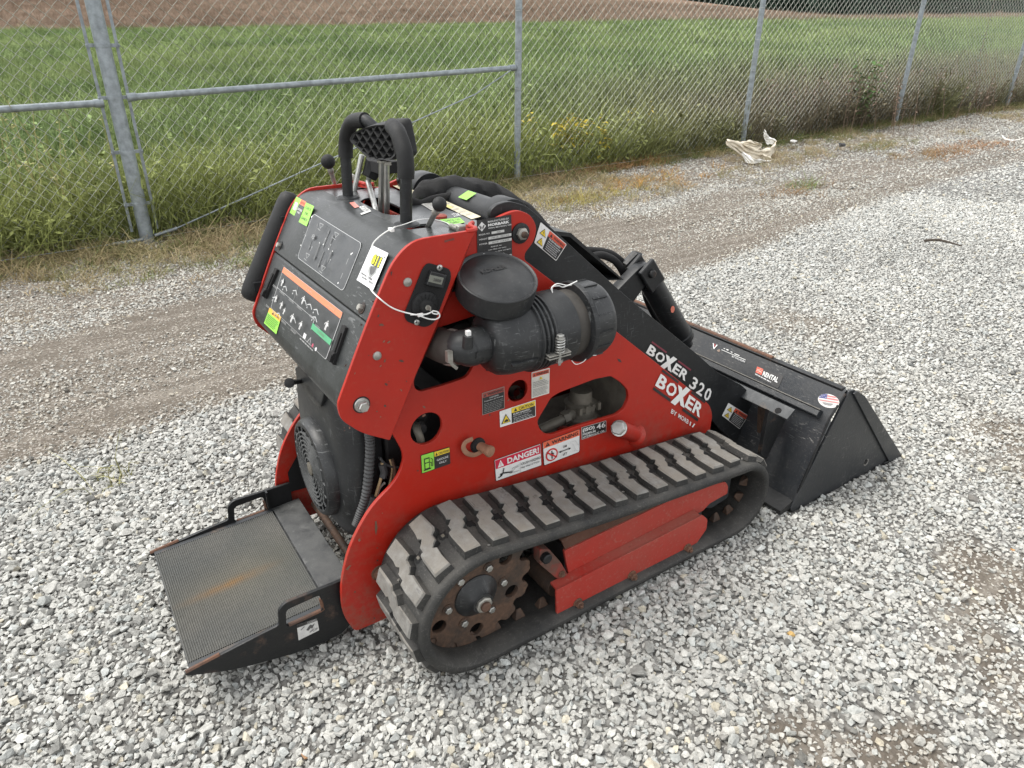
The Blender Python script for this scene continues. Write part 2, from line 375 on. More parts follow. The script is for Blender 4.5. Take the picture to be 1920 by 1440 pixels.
# ------------------------------------------------------------------ the lie of the land
FENCE_Y = 4.07
def sstep(a, b, x):
    t = np.clip((x-a)/(b-a), 0, 1); return t*t*(3-2*t)
AZT = [-180, 10, 24, 33.5, 39, 44.6, 50, 60, 75, 89.7, 110, 180]
EDGE_EL = [1.0, 1.50, 1.53, 1.50, 1.48, 1.45, 1.35, 1.15, 0.80, 0.48, 0.4, 0.4]
CREST_EL = [1.2, 1.50, 1.52, 1.50, 2.05, 2.66, 3.0, 3.5, 3.3, 3.1, 2.8, 2.5]
def terrain(x, y):
    x = np.asarray(x, float); y = np.asarray(y, float)
    dm = np.hypot(np.maximum(np.abs(x-0.2)-1.1, 0), np.maximum(np.abs(y)-0.55, 0))
    lot = 0.036*(14*np.tanh((x-1.9)/14))*sstep(0.25, 3.2, dm)*sstep(-3.5, 1.0, y)
    lot = lot + 0.006*np.sin(x*1.7+y*0.8)*np.sin(y*2.1-x*0.6)*sstep(0.1, 0.8, dm)
    dx, dy = x-CAM[0], y-CAM[1]; d = np.hypot(dx, dy); az = np.degrees(np.arctan2(dy, dx))
    ze = CAM[2]+60*np.tan(np.radians(np.interp(az, AZT, EDGE_EL))) - 0.35
    zc = CAM[2]+180*np.tan(np.radians(np.interp(az, AZT, CREST_EL)))
    df = np.maximum((FENCE_Y+0.5-CAM[1])/np.maximum(np.sin(np.radians(az)), 0.09), 0.1); df = np.minimum(df, 45)
    f1 = np.clip((d-df)/(60-df), 0, 1); f2 = np.clip((d-60)/120, 0, 1)
    far = lot*(1-f1)+ze*f1; far = far*(1-f2)+zc*f2; far = np.where(d > 180, zc-(d-180)*0.004, far)
    return np.where((y > FENCE_Y) & (az > 0), far, lot)
def tz(x, y): return float(terrain(x, y))
def vnoise(x, y, s, seed=0):
    """smooth value noise on the plane"""
    x = np.asarray(x, float)*s; y = np.asarray(y, float)*s; xi = np.floor(x).astype(int); yi = np.floor(y).astype(int); fx = x-xi; fy = y-yi
    fx = fx*fx*(3-2*fx); fy = fy*fy*(3-2*fy)
    h = lambda a, b: np.modf(np.abs(np.sin(a*127.1+b*311.7+seed*74.7)*43758.5453))[0]
    return (h(xi, yi)*(1-fx)+h(xi+1, yi)*fx)*(1-fy)+(h(xi, yi+1)*(1-fx)+h(xi+1, yi+1)*fx)*fy
def fbm(x, y, s, seed=0):
    return 0.5*vnoise(x, y, s, seed)+0.3*vnoise(x, y, s*2.1, seed+1)+0.2*vnoise(x, y, s*4.3, seed+2)
PATCH = [(AZ(u, v)[:2], r, k) for u, v, r, k in ((1890, 1090, .13, .95), (1840, 1185, .09, .7), (1540, 1395, .10, .8), (1660, 1415, .12, .8), (1880, 830, .22, .7), (1780, 1270, .16, .45), (1330, 1395, .08, .35), (250, 1355, .05, .7), (1920, 1300, .15, .5), (1490, 600, .3, .5), (1650, 720, .3, .42), (1560, 660, .4, .3), (1380, 800, .2, .25), (330, 1300, .06, .4))]
def dirt(x, y):
    """0 = clean stone, 1 = bare trodden earth"""
    x = np.asarray(x, float); y = np.asarray(y, float); n = fbm(x, y, 1.6, 3)-0.5; n2 = fbm(x, y, 5.5, 9)-0.5
    lo = np.interp(x, [-3, -1.3, -0.35, 2.06, 3.6, 5.5, 9, 14], [0.98, 1.0, 1.08, 1.33, 1.5, 1.65, 1.75, 1.85])+0.10*n+0.09*n2
    hi = np.interp(x, [-3, -0.3, 2.35, 5, 10], [2.5, 2.5, 2.6, 2.75, 2.9])+0.5*n
    m = sstep(-0.08, 0.20, y-lo)*(1-sstep(-0.25, 0.35, y-hi))
    track = 0.62+0.38*np.clip(np.exp(-((y-lo-0.16)/0.17)**2)+np.exp(-((y-hi+0.25)/0.25)**2)+1.2*n, 0, 1)
    m = m*track*np.interp(x, [2.3, 3.6, 5.5, 9], [1, 0.80, 0.55, 0.45])
    back = sstep(-0.2, 0.3, y-hi)*(0.50+0.5*np.clip(n*1.9+0.1, 0, 1))*np.interp(x, [2, 6], [1, .8])
    m = np.maximum(m, back)
    for c, r, k in PATCH: m = np.maximum(m, k*0.72*np.exp(-(((x-c[0])**2+(y-c[1])**2)/(1.25*r)**2))*np.clip(0.85+2.6*n2, 0, 1.3))
    return np.clip(m, 0, 1)
def polar_sheet():
    rs = [0.0]; r = 0.25
    while r < 460: rs.append(r); r *= 1.045 if r < 12 else 1.07
    rs = np.array(rs); az = np.radians(np.concatenate([np.arange(0, 110, 0.8), np.arange(110, 180, 1.5), np.arange(180, 360, 5.0)])); na = len(az)
    X = CAM[0]+rs[:, None]*np.cos(az)[None]; Y = CAM[1]+rs[:, None]*np.sin(az)[None]
    return X, Y, terrain(X, Y), rs, na
GX, GY, GZ, GR, NA = polar_sheet()
def sheet(name, mask, mat, zoff=0.0, attr=None):
    nr = len(GR); idx = -np.ones((nr, NA), int); vs = []; fs = []
    fm = np.zeros((nr-1, NA), bool)
    cx = (GX[:-1]+np.roll(GX, -1, 1)[1:])/2; cy = (GY[:-1]+np.roll(GY, -1, 1)[1:])/2
    fm = mask(cx, cy, np.hypot(cx-CAM[0], cy-CAM[1]))
    for i in range(nr-1):
        for k in np.nonzero(fm[i])[0]:
            k2 = (k+1) % NA; q = []
            for a, b in ((i, k), (i+1, k), (i+1, k2), (i, k2)):
                if i == 0 and a == 0: b = 0
                if idx[a, b] < 0:
                    idx[a, b] = len(vs); vs.append((GX[a, b], GY[a, b], GZ[a, b]+zoff))
                if idx[a, b] not in q: q.append(idx[a, b])
            fs.append(q)
    me = bpy.data.meshes.new(name); me.from_pydata(vs, [], fs); me.materials.append(mat)
    me.polygons.foreach_set('use_smooth', [True]*len(fs)); me.update()
    if attr:
        V = np.array(vs)
        for an, fn in attr.items():
            at = me.attributes.new(an, 'FLOAT', 'POINT'); at.data.foreach_set('value', fn(V[:, 0], V[:, 1]).astype(np.float32))
    o = bpy.data.objects.new(name, me); COL.objects.link(o); o['kind'] = 'structure'; return o
# gravel lot material: stone flecks over packed earth
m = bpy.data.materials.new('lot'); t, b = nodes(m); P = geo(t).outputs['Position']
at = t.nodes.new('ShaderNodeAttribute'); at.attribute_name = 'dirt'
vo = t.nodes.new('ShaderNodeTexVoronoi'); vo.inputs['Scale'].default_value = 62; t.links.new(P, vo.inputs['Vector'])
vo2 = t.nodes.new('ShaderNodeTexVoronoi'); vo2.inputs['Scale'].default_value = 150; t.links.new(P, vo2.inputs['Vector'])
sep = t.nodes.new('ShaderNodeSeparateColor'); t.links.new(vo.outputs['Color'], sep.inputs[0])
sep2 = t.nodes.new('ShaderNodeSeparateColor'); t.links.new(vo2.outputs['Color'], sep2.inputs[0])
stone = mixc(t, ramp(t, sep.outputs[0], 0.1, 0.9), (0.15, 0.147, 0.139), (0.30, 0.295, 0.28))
stone = mixc(t, ramp(t, vo.outputs['Distance'], 0.35, 0.75), stone, (0.095, 0.091, 0.084))  # ground darkened, most between cells: shade of the stone gaps put into the colour
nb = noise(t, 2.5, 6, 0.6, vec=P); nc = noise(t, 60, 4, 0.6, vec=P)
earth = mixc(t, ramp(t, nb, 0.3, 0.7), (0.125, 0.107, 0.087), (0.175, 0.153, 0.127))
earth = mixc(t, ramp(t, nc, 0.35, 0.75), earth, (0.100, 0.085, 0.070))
earth = mixc(t, ramp(t, sep2.outputs[0], 0.80, 0.86), earth, (0.34, 0.315, 0.28))
wheel = noise(t, 1.0, 5, 0.65, vec=mapv(t, P, (0.9, 13, 1)), dist=0.4)
earth = mixc(t, ramp(t, wheel, 0.45, 0.68), earth, (0.110, 0.094, 0.076)); earth = mixc(t, ramp(t, wheel, 0.46, 0.3), earth, (0.195, 0.174, 0.147))
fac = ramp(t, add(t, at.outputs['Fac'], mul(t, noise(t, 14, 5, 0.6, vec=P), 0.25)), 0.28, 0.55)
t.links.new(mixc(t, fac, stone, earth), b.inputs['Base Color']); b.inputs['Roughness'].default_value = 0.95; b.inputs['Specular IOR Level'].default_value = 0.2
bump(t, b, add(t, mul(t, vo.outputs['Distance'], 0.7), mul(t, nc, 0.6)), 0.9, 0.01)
LOTM = m
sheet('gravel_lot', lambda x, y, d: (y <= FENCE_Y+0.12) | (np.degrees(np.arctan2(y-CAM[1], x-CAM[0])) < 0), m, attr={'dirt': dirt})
m = bpy.data.materials.new('meadow_soil'); t, b = nodes(m); P = geo(t).outputs['Position']
n1 = noise(t, 0.35, 6, 0.6, vec=P); n2 = noise(t, 7, 6, 0.7, vec=P)
c = mixc(t, ramp(t, n1, 0.3, 0.7), (0.105, 0.150, 0.048), (0.140, 0.180, 0.062)); c = mixc(t, ramp(t, n2, 0.35, 0.65), c, (0.075, 0.11, 0.036))
t.links.new(c, b.inputs['Base Color']); b.inputs['Roughness'].default_value = 1.0; b.inputs['Specular IOR Level'].default_value = 0.0
bump(t, b, n2, 1.0, 0.15)
inview = lambda x, y: np.degrees(np.arctan2(y-CAM[1], x-CAM[0])) >= 0
sheet('meadow', lambda x, y, d: (y > FENCE_Y+0.12) & inview(x, y) & (d <= 60.5), m)
m = bpy.data.materials.new('dry_crop'); t, b = nodes(m); P = geo(t).outputs['Position']
n1 = noise(t, 0.06, 6, 0.6, vec=P); n2 = noise(t, 1.7, 8, 0.75, vec=P); n3 = noise(t, 0.9, 6, 0.7, vec=mapv(t, P, (0.35, 2.2, 1)))
c = mixc(t, ramp(t, n1, 0.3, 0.7), (0.185, 0.132, 0.095), (0.215, 0.158, 0.116)); c = mixc(t, ramp(t, n2, 0.35, 0.68), c, (0.27, 0.195, 0.15)); c = mixc(t, ramp(t, n3, 0.5, 0.75), c, (0.18, 0.115, 0.085))
t.links.new(c, b.inputs['Base Color']); b.inputs['Roughness'].default_value = 1.0; b.inputs['Specular IOR Level'].default_value = 0.0
bump(t, b, n2, 1.0, 0.4)
sheet('brown_field', lambda x, y, d: (y > FENCE_Y+0.12) & inview(x, y) & (d > 60.5), m)

# ------------------------------------------------------------------ scattering (geometry nodes, used only for the uncountable: gravel, grass)
def protos(name, meshes):
    c = bpy.data.collections.new(name)
    for i, me in enumerate(meshes):
        o = bpy.data.objects.new(name, me); c.objects.link(o)
    return c
def scatter(name, pts, rot, scale, pick, tint, coll, label=None):
    n = len(pts); me = bpy.data.meshes.new(name); me.vertices.add(n); me.vertices.foreach_set('co', np.asarray(pts, np.float32).ravel())
    for an, ty, arr, key in (('rot', 'FLOAT_VECTOR', rot, 'vector'), ('scl', 'FLOAT_VECTOR', scale, 'vector'), ('pick', 'INT', pick, 'value')):
        a = me.attributes.new(an, ty, 'POINT'); a.data.foreach_set(key, np.asarray(arr, np.int32 if ty == 'INT' else np.float32).ravel())
    a = me.attributes.new('tint', 'FLOAT_COLOR', 'POINT'); a.data.foreach_set('color', np.concatenate([tint, np.ones((n, 1))], 1).astype(np.float32).ravel())
    me.update(); o = bpy.data.objects.new(name, me); COL.objects.link(o); o['kind'] = 'stuff'
    if label: o['label'] = label
    ng = bpy.data.node_groups.new(name, 'GeometryNodeTree'); ng.interface.new_socket('Geometry', in_out='INPUT', socket_type='NodeSocketGeometry'); ng.interface.new_socket('Geometry', in_out='OUTPUT', socket_type='NodeSocketGeometry')
    N = ng.nodes; gi = N.new('NodeGroupInput'); go = N.new('NodeGroupOutput'); ip = N.new('GeometryNodeInstanceOnPoints'); ci = N.new('GeometryNodeCollectionInfo')
    ci.inputs['Collection'].default_value = coll; ci.inputs['Separate Children'].default_value = True; ci.inputs['Reset Children'].default_value = True
    def na(nm, ty):
        k = N.new('GeometryNodeInputNamedAttribute'); k.data_type = ty; k.inputs['Name'].default_value = nm
        return [s for s in k.outputs if s.enabled and s.name == 'Attribute'][0]
    e2r = N.new('FunctionNodeEulerToRotation'); L = ng.links
    m2p = N.new('GeometryNodeMeshToPoints'); L.new(gi.outputs[0], m2p.inputs['Mesh'])
    L.new(m2p.outputs[0], ip.inputs['Points']); L.new(ci.outputs[0], ip.inputs['Instance']); ip.inputs['Pick Instance'].default_value = True
    L.new(na('pick', 'INT'), ip.inputs['Instance Index']); L.new(na('rot', 'FLOAT_VECTOR'), e2r.inputs[0]); L.new(e2r.outputs[0], ip.inputs['Rotation']); L.new(na('scl', 'FLOAT_VECTOR'), ip.inputs['Scale'])
    L.new(ip.outputs[0], go.inputs[0])
    md = o.modifiers.new('scatter', 'NODES'); md.node_group = ng; return o
def tint_mat(name, rough, sc, vary, bmp=0.0, spec=0.3, trans=0.0, dark=0.5):
    m = bpy.data.materials.new(name); t, b = nodes(m)
    a = t.nodes.new('ShaderNodeAttribute'); a.attribute_type = 'INSTANCER'; a.attribute_name = 'tint'
    tc = t.nodes.new('ShaderNodeTexCoord'); n = noise(t, sc, 5, 0.65, vec=tc.outputs['Object'])
    mm = t.nodes.new('ShaderNodeMix'); mm.data_type = 'RGBA'; mm.blend_type = 'MULTIPLY'; mm.inputs[0].default_value = 1.0
    t.links.new(a.outputs['Color'], mm.inputs[6]); t.links.new(mixc(t, ramp(t, n, 0.3, 0.7), (1-vary,)*3, (1+vary*0.4,)*3), mm.inputs[7])
    t.links.new(mm.outputs[2], b.inputs['Base Color']); b.inputs['Roughness'].default_value = rough; b.inputs['Specular IOR Level'].default_value = spec
    if bmp: bump(t, b, n, bmp, 0.1)
    return m
STONEM = tint_mat('limestone', 0.85, 3.0, 0.32, 0.25)
def stone_mesh(i):
    bm = bmesh.new(); r = random.Random(100+i)
    sx, sy, sz = 1.0, r.uniform(0.6, 0.95), r.uniform(0.42, 0.75)
    for k in range(15):
        v = Vector((r.gauss(0, 1), r.gauss(0, 1), r.gauss(0, 1))).normalized()*r.uniform(0.82, 1.1)
        bm.verts.new((v.x*sx*0.5, v.y*sy*0.5, v.z*sz*0.5))
    bmesh.ops.convex_hull(bm, input=bm.verts)
    loose = [v for v in bm.verts if not v.link_faces]; bmesh.ops.delete(bm, geom=loose, context='VERTS')
    me = bpy.data.meshes.new('gravel_stone'); bm.to_mesh(me); bm.free(); me.materials.append(STONEM); return me
STONES = protos('gravel_stone', [stone_mesh(i) for i in range(12)])
def wedge(n, r0, r1, a0=4, a1=108):
    r = np.sqrt(RNG.uniform(r0*r0, r1*r1, n)); a = np.radians(RNG.uniform(a0, a1, n)); return CAM[0]+r*np.cos(a), CAM[1]+r*np.sin(a)
def stone_tint(n, brown):
    v = np.clip(RNG.normal(0.470, 0.05, n), 0.22, 0.62)
    dk = RNG.random(n) < 0.05; v[dk] = RNG.uniform(0.14, 0.28, dk.sum())
    c = np.stack([v*1.0, v*0.993, v*0.928], 1)
    bl = RNG.random(n) < 0.16; c[bl] *= (0.94, 0.975, 1.0)
    wm = RNG.random(n) < 0.03; c[wm] *= (1.06, 0.99, 0.86)
    k = np.clip(brown, 0, 1)[:, None]*RNG.uniform(0.3, 1.0, n)[:, None]
    return c*(1-k)+c*np.array([0.90, 0.83, 0.74])*k
def gravel(name, n, r0, r1, smed, ssig, smin, smax, keep, sink, label, grid=0.0, lift=0.0):
    if grid:                                          # packed layer: jittered lattice instead of free throws
        k = np.arange(-r1, r1, grid); gx, gy = np.meshgrid(k, k); gx = (gx+(np.arange(len(k)) % 2)[:, None]*grid*0.5).ravel(); gy = gy.ravel()
        r_ = np.hypot(gx, gy); a_ = np.degrees(np.arctan2(gy, gx)); q = (r_ > r0) & (r_ <= r1) & (a_ > 4) & (a_ < 108)
        x = CAM[0]+gx[q]+RNG.uniform(-.42, .42, q.sum())*grid; y = CAM[1]+gy[q]+RNG.uniform(-.42, .42, q.sum())*grid; n = len(x)
    else: x, y = wedge(n, r0, r1)
    d = dirt(x, y); ok = (y < FENCE_Y-0.02) & ~((np.abs(y) < 0.458) & (x > 0.62) & (x < 1.185)) & (RNG.random(n) < keep(x, y, d)); x, y, d = x[ok], y[ok], d[ok]; n = len(x)
    s = np.clip(smed*np.exp(RNG.normal(0, ssig, n))*(0.8+0.4*fbm(x, y, 0.9, 15)), smin, smax)*(1-0.35*d)
    z = terrain(x, y)+s*sink+RNG.uniform(-0.10, 0.16, n)*s+lift
    rot = np.stack([RNG.normal(0, 0.42, n), RNG.normal(0, 0.42, n), RNG.uniform(0, 6.28, n)], 1)
    drift = fbm(x, y, 1.1, 21)[:, None]
    tint = stone_tint(n, d*1.1)*(0.86+0.30*drift)
    return scatter(name, np.stack([x, y, z], 1), rot, np.stack([s, s, s], 1), RNG.integers(0, 12, n), tint, STONES, label)
clean = lambda x, y, d: np.clip(1.12-1.15*d, 0.04, 1)
gravel('gravel', 0, 0.55, 3.0, 0.0165, 0.26, 0.008, 0.030, clean, 0.12, 'packed pale crushed limestone', 0.0122)
gravel('gravel', 2600, 0.55, 3.2, 0.024, 0.25, 0.015, 0.042, clean, 0.16, 'coarser pale crushed stones', 0, 0.004)
gravel('gravel', 60000, 0.55, 3.2, 0.0080, 0.28, 0.004, 0.014, lambda x, y, d: np.clip(1.1-0.8*d, 0.2, 1), 0.10, 'fine pale stone chips between larger stones')
gravel('gravel', 0, 3.0, 6.6, 0.0175, 0.28, 0.008, 0.034, lambda x, y, d: np.clip(1.1-1.1*d, 0.04, 1), 0.12, 'pale crushed limestone', 0.0145)
gravel('gravel', 90000, 2.2, 7.5, 0.0095, 0.40, 0.005, 0.024, lambda x, y, d: np.clip(0.30+0.25*d, 0.2, 1), 0.10, 'small pebbles on the trodden earth')
gravel('gravel', 290000, 6.6, 16, 0.0205, 0.30, 0.010, 0.045, lambda x, y, d: np.clip(1.1-0.95*d, 0.12, 1), 0.14, 'pale crushed limestone further back')
gravel('gravel', 70000, 16, 40, 0.05, 0.3, 0.02, 0.09, lambda x, y, d: np.clip(1.1-0.9*d, 0.15, 1)*(y > -12), 0.10, 'pale crushed limestone far along the lot')

# ------------------------------------------------------------------ grass
GRASSM = tint_mat('grass_blade', 0.75, 1.5, 0.25, 0, 0.25)
def tuft_mesh(i, nb, hmin, hmax, spread, wdt, lean, seed=False):
    r = random.Random(500+i); vs, fs = [], []
    for k in range(nb):
        a = r.uniform(0, 2*pi); d = spread*math.sqrt(r.random()); bx, by = d*math.cos(a), d*math.sin(a); h = r.uniform(hmin, hmax); la = r.uniform(0, 2*pi); ln = h*lean*r.uniform(0.3, 1.2); ww = wdt*r.uniform(0.6, 1.3); fa = r.uniform(0, pi)
        px, py = math.cos(fa)*ww, math.sin(fa)*ww; n = len(vs)
        for q, f in ((0, 1), (0.45, 0.85), (0.8, 0.5)):
            ox, oy = bx+math.cos(la)*ln*q*q, by+math.sin(la)*ln*q*q; zz = h*(q-0.12*q*q*lean)
            vs += [(ox-px*f, oy-py*f, zz), (ox+px*f, oy+py*f, zz)]
        vs.append((bx+math.cos(la)*ln*1.1, by+math.sin(la)*ln*1.1, h*(0.98-0.25*lean)))
        fs += [(n, n+1, n+3, n+2), (n+2, n+3, n+5, n+4), (n+4, n+5, n+6)]
        if seed and r.random() < 0.5:
            tx, ty, tzv = vs[-1]; n = len(vs); sw = wdt*1.6
            for q in range(4):
                z2 = tzv-0.10*h+q*0.045*h; f = (0.5, 1, 0.9, 0.2)[q]; vs += [(tx-sw*f, ty, z2), (tx+sw*f, ty+sw*0.3, z2)]
            fs += [(n+2*q, n+2*q+1, n+2*q+3, n+2*q+2) for q in range(3)]
    me = bpy.data.meshes.new('grass_tuft'); me.from_pydata(vs, [], fs); me.materials.append(GRASSM); return me
def leafy_mesh(i):
    r = random.Random(900+i); vs, fs = [], []
    for k in range(5):
        a = r.uniform(0, 2*pi); h = r.uniform(.18, .44); bx, by = r.gauss(0, .03), r.gauss(0, .03); tx, ty = bx+math.cos(a)*h*.4, by+math.sin(a)*h*.4; n = len(vs)
        vs += [(bx-.002, by, 0), (bx+.002, by, 0), (tx+.001, ty, h), (tx-.001, ty, h)]; fs.append((n, n+1, n+2, n+3))
        for q in range(8):
            u = r.uniform(.2, 1); px, py, pz = bx+(tx-bx)*u, by+(ty-by)*u, h*u; b_ = r.uniform(0, 2*pi); L = r.uniform(.03, .065); w_ = L*r.uniform(.15, .32); dx, dy, dz = math.cos(b_)*L, math.sin(b_)*L, r.uniform(-.3, .6)*L; sx_, sy_ = -math.sin(b_)*w_, math.cos(b_)*w_; n = len(vs)
            vs += [(px, py, pz), (px+dx*.5+sx_, py+dy*.5+sy_, pz+dz*.6), (px+dx, py+dy, pz+dz), (px+dx*.5-sx_, py+dy*.5-sy_, pz+dz*.6)]; fs.append((n, n+1, n+2, n+3))
    me = bpy.data.meshes.new('leafy_weed'); me.from_pydata(vs, [], fs); me.materials.append(GRASSM); return me
TALL = protos('grass_tuft', [tuft_mesh(i, 18, 0.16, 0.54, 0.10, 0.0030, 0.45+0.14*i, i % 2 == 0) for i in range(6)]+[leafy_mesh(i) for i in range(3)])
WIDE = protos('grass_clump', [tuft_mesh(20+i, 56, 0.14, 0.36, 0.30, 0.0042, 0.7) for i in range(5)])
DRY = protos('dry_tuft', [tuft_mesh(40+i, 16, 0.04, 0.13, 0.07, 0.0022, 1.5) for i in range(5)])
def grass(name, x, y, smin, smax, col, coll, npick, label, sz=1.0):
    n = len(x); s = RNG.uniform(smin, smax, n)*(0.62+0.8*fbm(x, y, 0.9, 77)); rot = np.stack([RNG.normal(0, 0.2, n), RNG.normal(0, 0.2, n), RNG.uniform(0, 6.28, n)], 1)
    return scatter(name, np.stack([x, y, terrain(x, y)-0.01], 1), rot, np.stack([s, s, s*sz*RNG.uniform(0.8, 1.2, n)], 1), RNG.integers(0, npick, n), col, coll, label)
def blend(a, b, k): k = np.clip(k, 0, 1)[:, None]; return np.array(a)*(1-k)+np.array(b)*k
def green_at(x, y):
    n = fbm(x, y, 0.45, 31); n2 = fbm(x, y, 1.7, 37); c = blend((0.140, 0.208, 0.072), (0.225, 0.285, 0.108), (n-0.3)*2.6)
    c = c*(0.72+0.6*n2)[:, None]
    near = np.clip(1-(y-FENCE_Y)/2.2, 0, 1)*np.clip(0.5+n2*0.9, 0, 1)
    c = c*(1-near[:, None]*0.62)+near[:, None]*0.62*np.array([0.270, 0.275, 0.075])
    weedy = np.clip((x-3.6)/2.4, 0, 1)*np.clip(1.15-(y-FENCE_Y)/3.6, 0, 1)*np.clip(n2*2.2, 0, 1)
    c = c*(1-weedy[:, None]*0.85)+weedy[:, None]*0.85*np.array([0.130, 0.100, 0.078])
    return c*RNG.uniform(0.7, 1.3, len(x))[:, None]
n = 21000; x = RNG.uniform(-10, 15, n); y = FENCE_Y+0.10+4.0*RNG.random(n)**1.5
grass('tall_grass', x, y, 0.75, 1.35, green_at(x, y), TALL, 7, 'tall green and yellowing grass right behind the fence')
n = 20000; az_ = np.radians(RNG.uniform(12, 128, n)); r_ = np.sqrt(RNG.uniform(6.5**2, 24**2, n)); x = CAM[0]+r_*np.cos(az_); y = CAM[1]+r_*np.sin(az_); ok = y > FENCE_Y+1.2; x, y = x[ok], y[ok]
grass('meadow_grass', x, y, 0.8, 1.3, green_at(x, y), WIDE, 5, 'green meadow grass beyond the fence')
n = 28000; az_ = np.radians(RNG.uniform(12, 118, n)); r_ = np.sqrt(RNG.uniform(22**2, 61**2, n)); x = CAM[0]+r_*np.cos(az_); y = CAM[1]+r_*np.sin(az_); ok = y > FENCE_Y+1.5; x, y = x[ok], y[ok]
grass('meadow_grass', x, y, 1.2, 1.9, green_at(x, y), WIDE, 5, 'far green meadow grass running up to the brown field', 0.55)
n = 17000; az_ = np.radians(RNG.uniform(14, 118, n)); r_ = np.sqrt(RNG.uniform(59.5**2, 125**2, n)); x = CAM[0]+r_*np.cos(az_); y = CAM[1]+r_*np.sin(az_); k = fbm(x, y, 0.08, 61)
grass('dry_crop', x, y, 1.3, 2.2, blend((0.22, 0.160, 0.114), (0.33, 0.252, 0.186), k*1.6-0.3)*RNG.uniform(0.75, 1.25, n)[:, None], WIDE, 5, 'ripe brown crop standing in the far field', 0.75)
POST0 = -0.415
# dry straw and weeds on the lot side of the fence
n = 9000; x = RNG.uniform(-9, 13, n); q = RNG.random(n); edge = np.interp(x, [-3, -1.2, 0, 2.9, 5, 9, 13], [3.25, 3.3, 3.35, 3.75, 3.85, 3.8, 3.8])+0.5*(fbm(x, x*0, 1.2, 5)-0.5); y = edge+(FENCE_Y+0.25-edge)*np.sqrt(q)
k = fbm(x, y, 2.0, 41); col = blend((0.33, 0.245, 0.145), (0.265, 0.225, 0.105), (k-0.35)*3); orange = np.exp(-((x-4.4)/1.3)**2)*(fbm(x, y, 2.5, 43) > 0.5); col = blend(0, 0, orange*0)*0+col*(1-0.6*orange[:, None])+0.6*orange[:, None]*np.array([0.42, 0.20, 0.06])
gk = RNG.random(n) < np.interp(x, [-3, 3, 6], [0.12, 0.3, 0.6]); col[gk] = np.array([0.13, 0.16, 0.05])
ok = np.hypot(x-POST0, y-FENCE_Y+0.12) > 0.20; x, y, col = x[ok], y[ok], col[ok]; n = len(x)
grass('dry_grass', x, y, 0.5, 1.25, col*RNG.uniform(0.7, 1.25, n)[:, None], DRY, 5, 'dry straw coloured grass along the foot of the fence')
n = 3600; x = RNG.uniform(-3, 13, n); y = 2.6+1.35*np.sqrt(RNG.random(n)); ok = fbm(x, y, 1.5, 51) > 0.50; x, y = x[ok], y[ok]; col = blend((0.40, 0.31, 0.19), (0.22, 0.23, 0.09), RNG.random(len(x))**2)
for u, v, nn, rr, cc in ((1515, 345, 12, .14, (.16, .21, .07)), (1500, 352, 12, .2, (.30, .20, .11)), (1800, 292, 70, .5, (.36, .20, .10)), (1740, 300, 40, .4, (.30, .21, .11)), (1590, 268, 40, .4, (.17, .20, .07)), (1650, 285, 30, .4, (.18, .19, .07)), (1230, 330, 60, .4, (.45, .26, .08)), (1120, 350, 50, .35, (.38, .33, .10)), (205, 905, 3, .02, (.28, .27, .12)), (480, 470, 40, .3, (.2, .24, .08))):
    p_ = AZ(u, v, 0.12 if u > 900 else 0); x = np.concatenate([x, p_[0]+RNG.normal(0, rr, nn)]); y = np.concatenate([y, p_[1]+RNG.normal(0, rr*.35, nn)]); col = np.concatenate([col, np.tile(cc, (nn, 1))*RNG.uniform(.75, 1.25, (nn, 1))])
ok = y < FENCE_Y+.3; x, y, col = x[ok], y[ok], col[ok]
grass('dry_grass', x, y, 0.4, 1.0, col, DRY, 5, 'sparse dry tufts in the gravel')

# ------------------------------------------------------------------ far wood
def wood():
    vs, fs = [], []; r = random.Random(3)
    for i in range(150):
        az = math.radians(r.uniform(12, 47)); d = r.uniform(205, 262); cx, cy = CAM[0]+d*math.cos(az), CAM[1]+d*math.sin(az); zb = tz(cx, cy)-0.5; H = r.uniform(11, 18); Rr = r.uniform(3.2, 5.2)
        n = len(vs); vs += [(cx-.2, cy, zb), (cx+.2, cy+.1, zb), (cx+.1, cy, zb+H*0.7), (cx-.1, cy, zb+H*0.7)]; fs.append((n, n+1, n+2, n+3))
        for k in range(330):
            u = r.gauss(0, 1), r.gauss(0, 1), r.gauss(0, 1); L = math.sqrt(sum(q*q for q in u)) or 1; rr = r.uniform(0.55, 1.0)
            px, py, pz = cx+u[0]/L*Rr*rr, cy+u[1]/L*Rr*rr, zb+H*0.47+u[2]/L*H*0.5*rr; s = r.uniform(0.35, 0.85); a = r.uniform(0, pi); n = len(vs)
            vs += [(px-s*math.cos(a), py-s*math.sin(a), pz-s*0.5), (px+s*math.cos(a), py+s*math.sin(a), pz-s*0.3), (px, py, pz+s)]; fs.append((n, n+1, n+2))
    me = bpy.data.meshes.new('far_wood'); me.from_pydata(vs, [], fs); m = plain('wood_leaf', (0.024, 0.042, 0.030), 0.9, 0, 0.5, 0.8, 0); m.node_tree.nodes['Principled BSDF'].inputs['Specular IOR Level'].default_value = 0.1; me.materials.append(m)
    o = bpy.data.objects.new('far_wood', me); COL.objects.link(o); o['kind'] = 'stuff'; o['label'] = 'dark line of trees beyond the brown field'
wood()

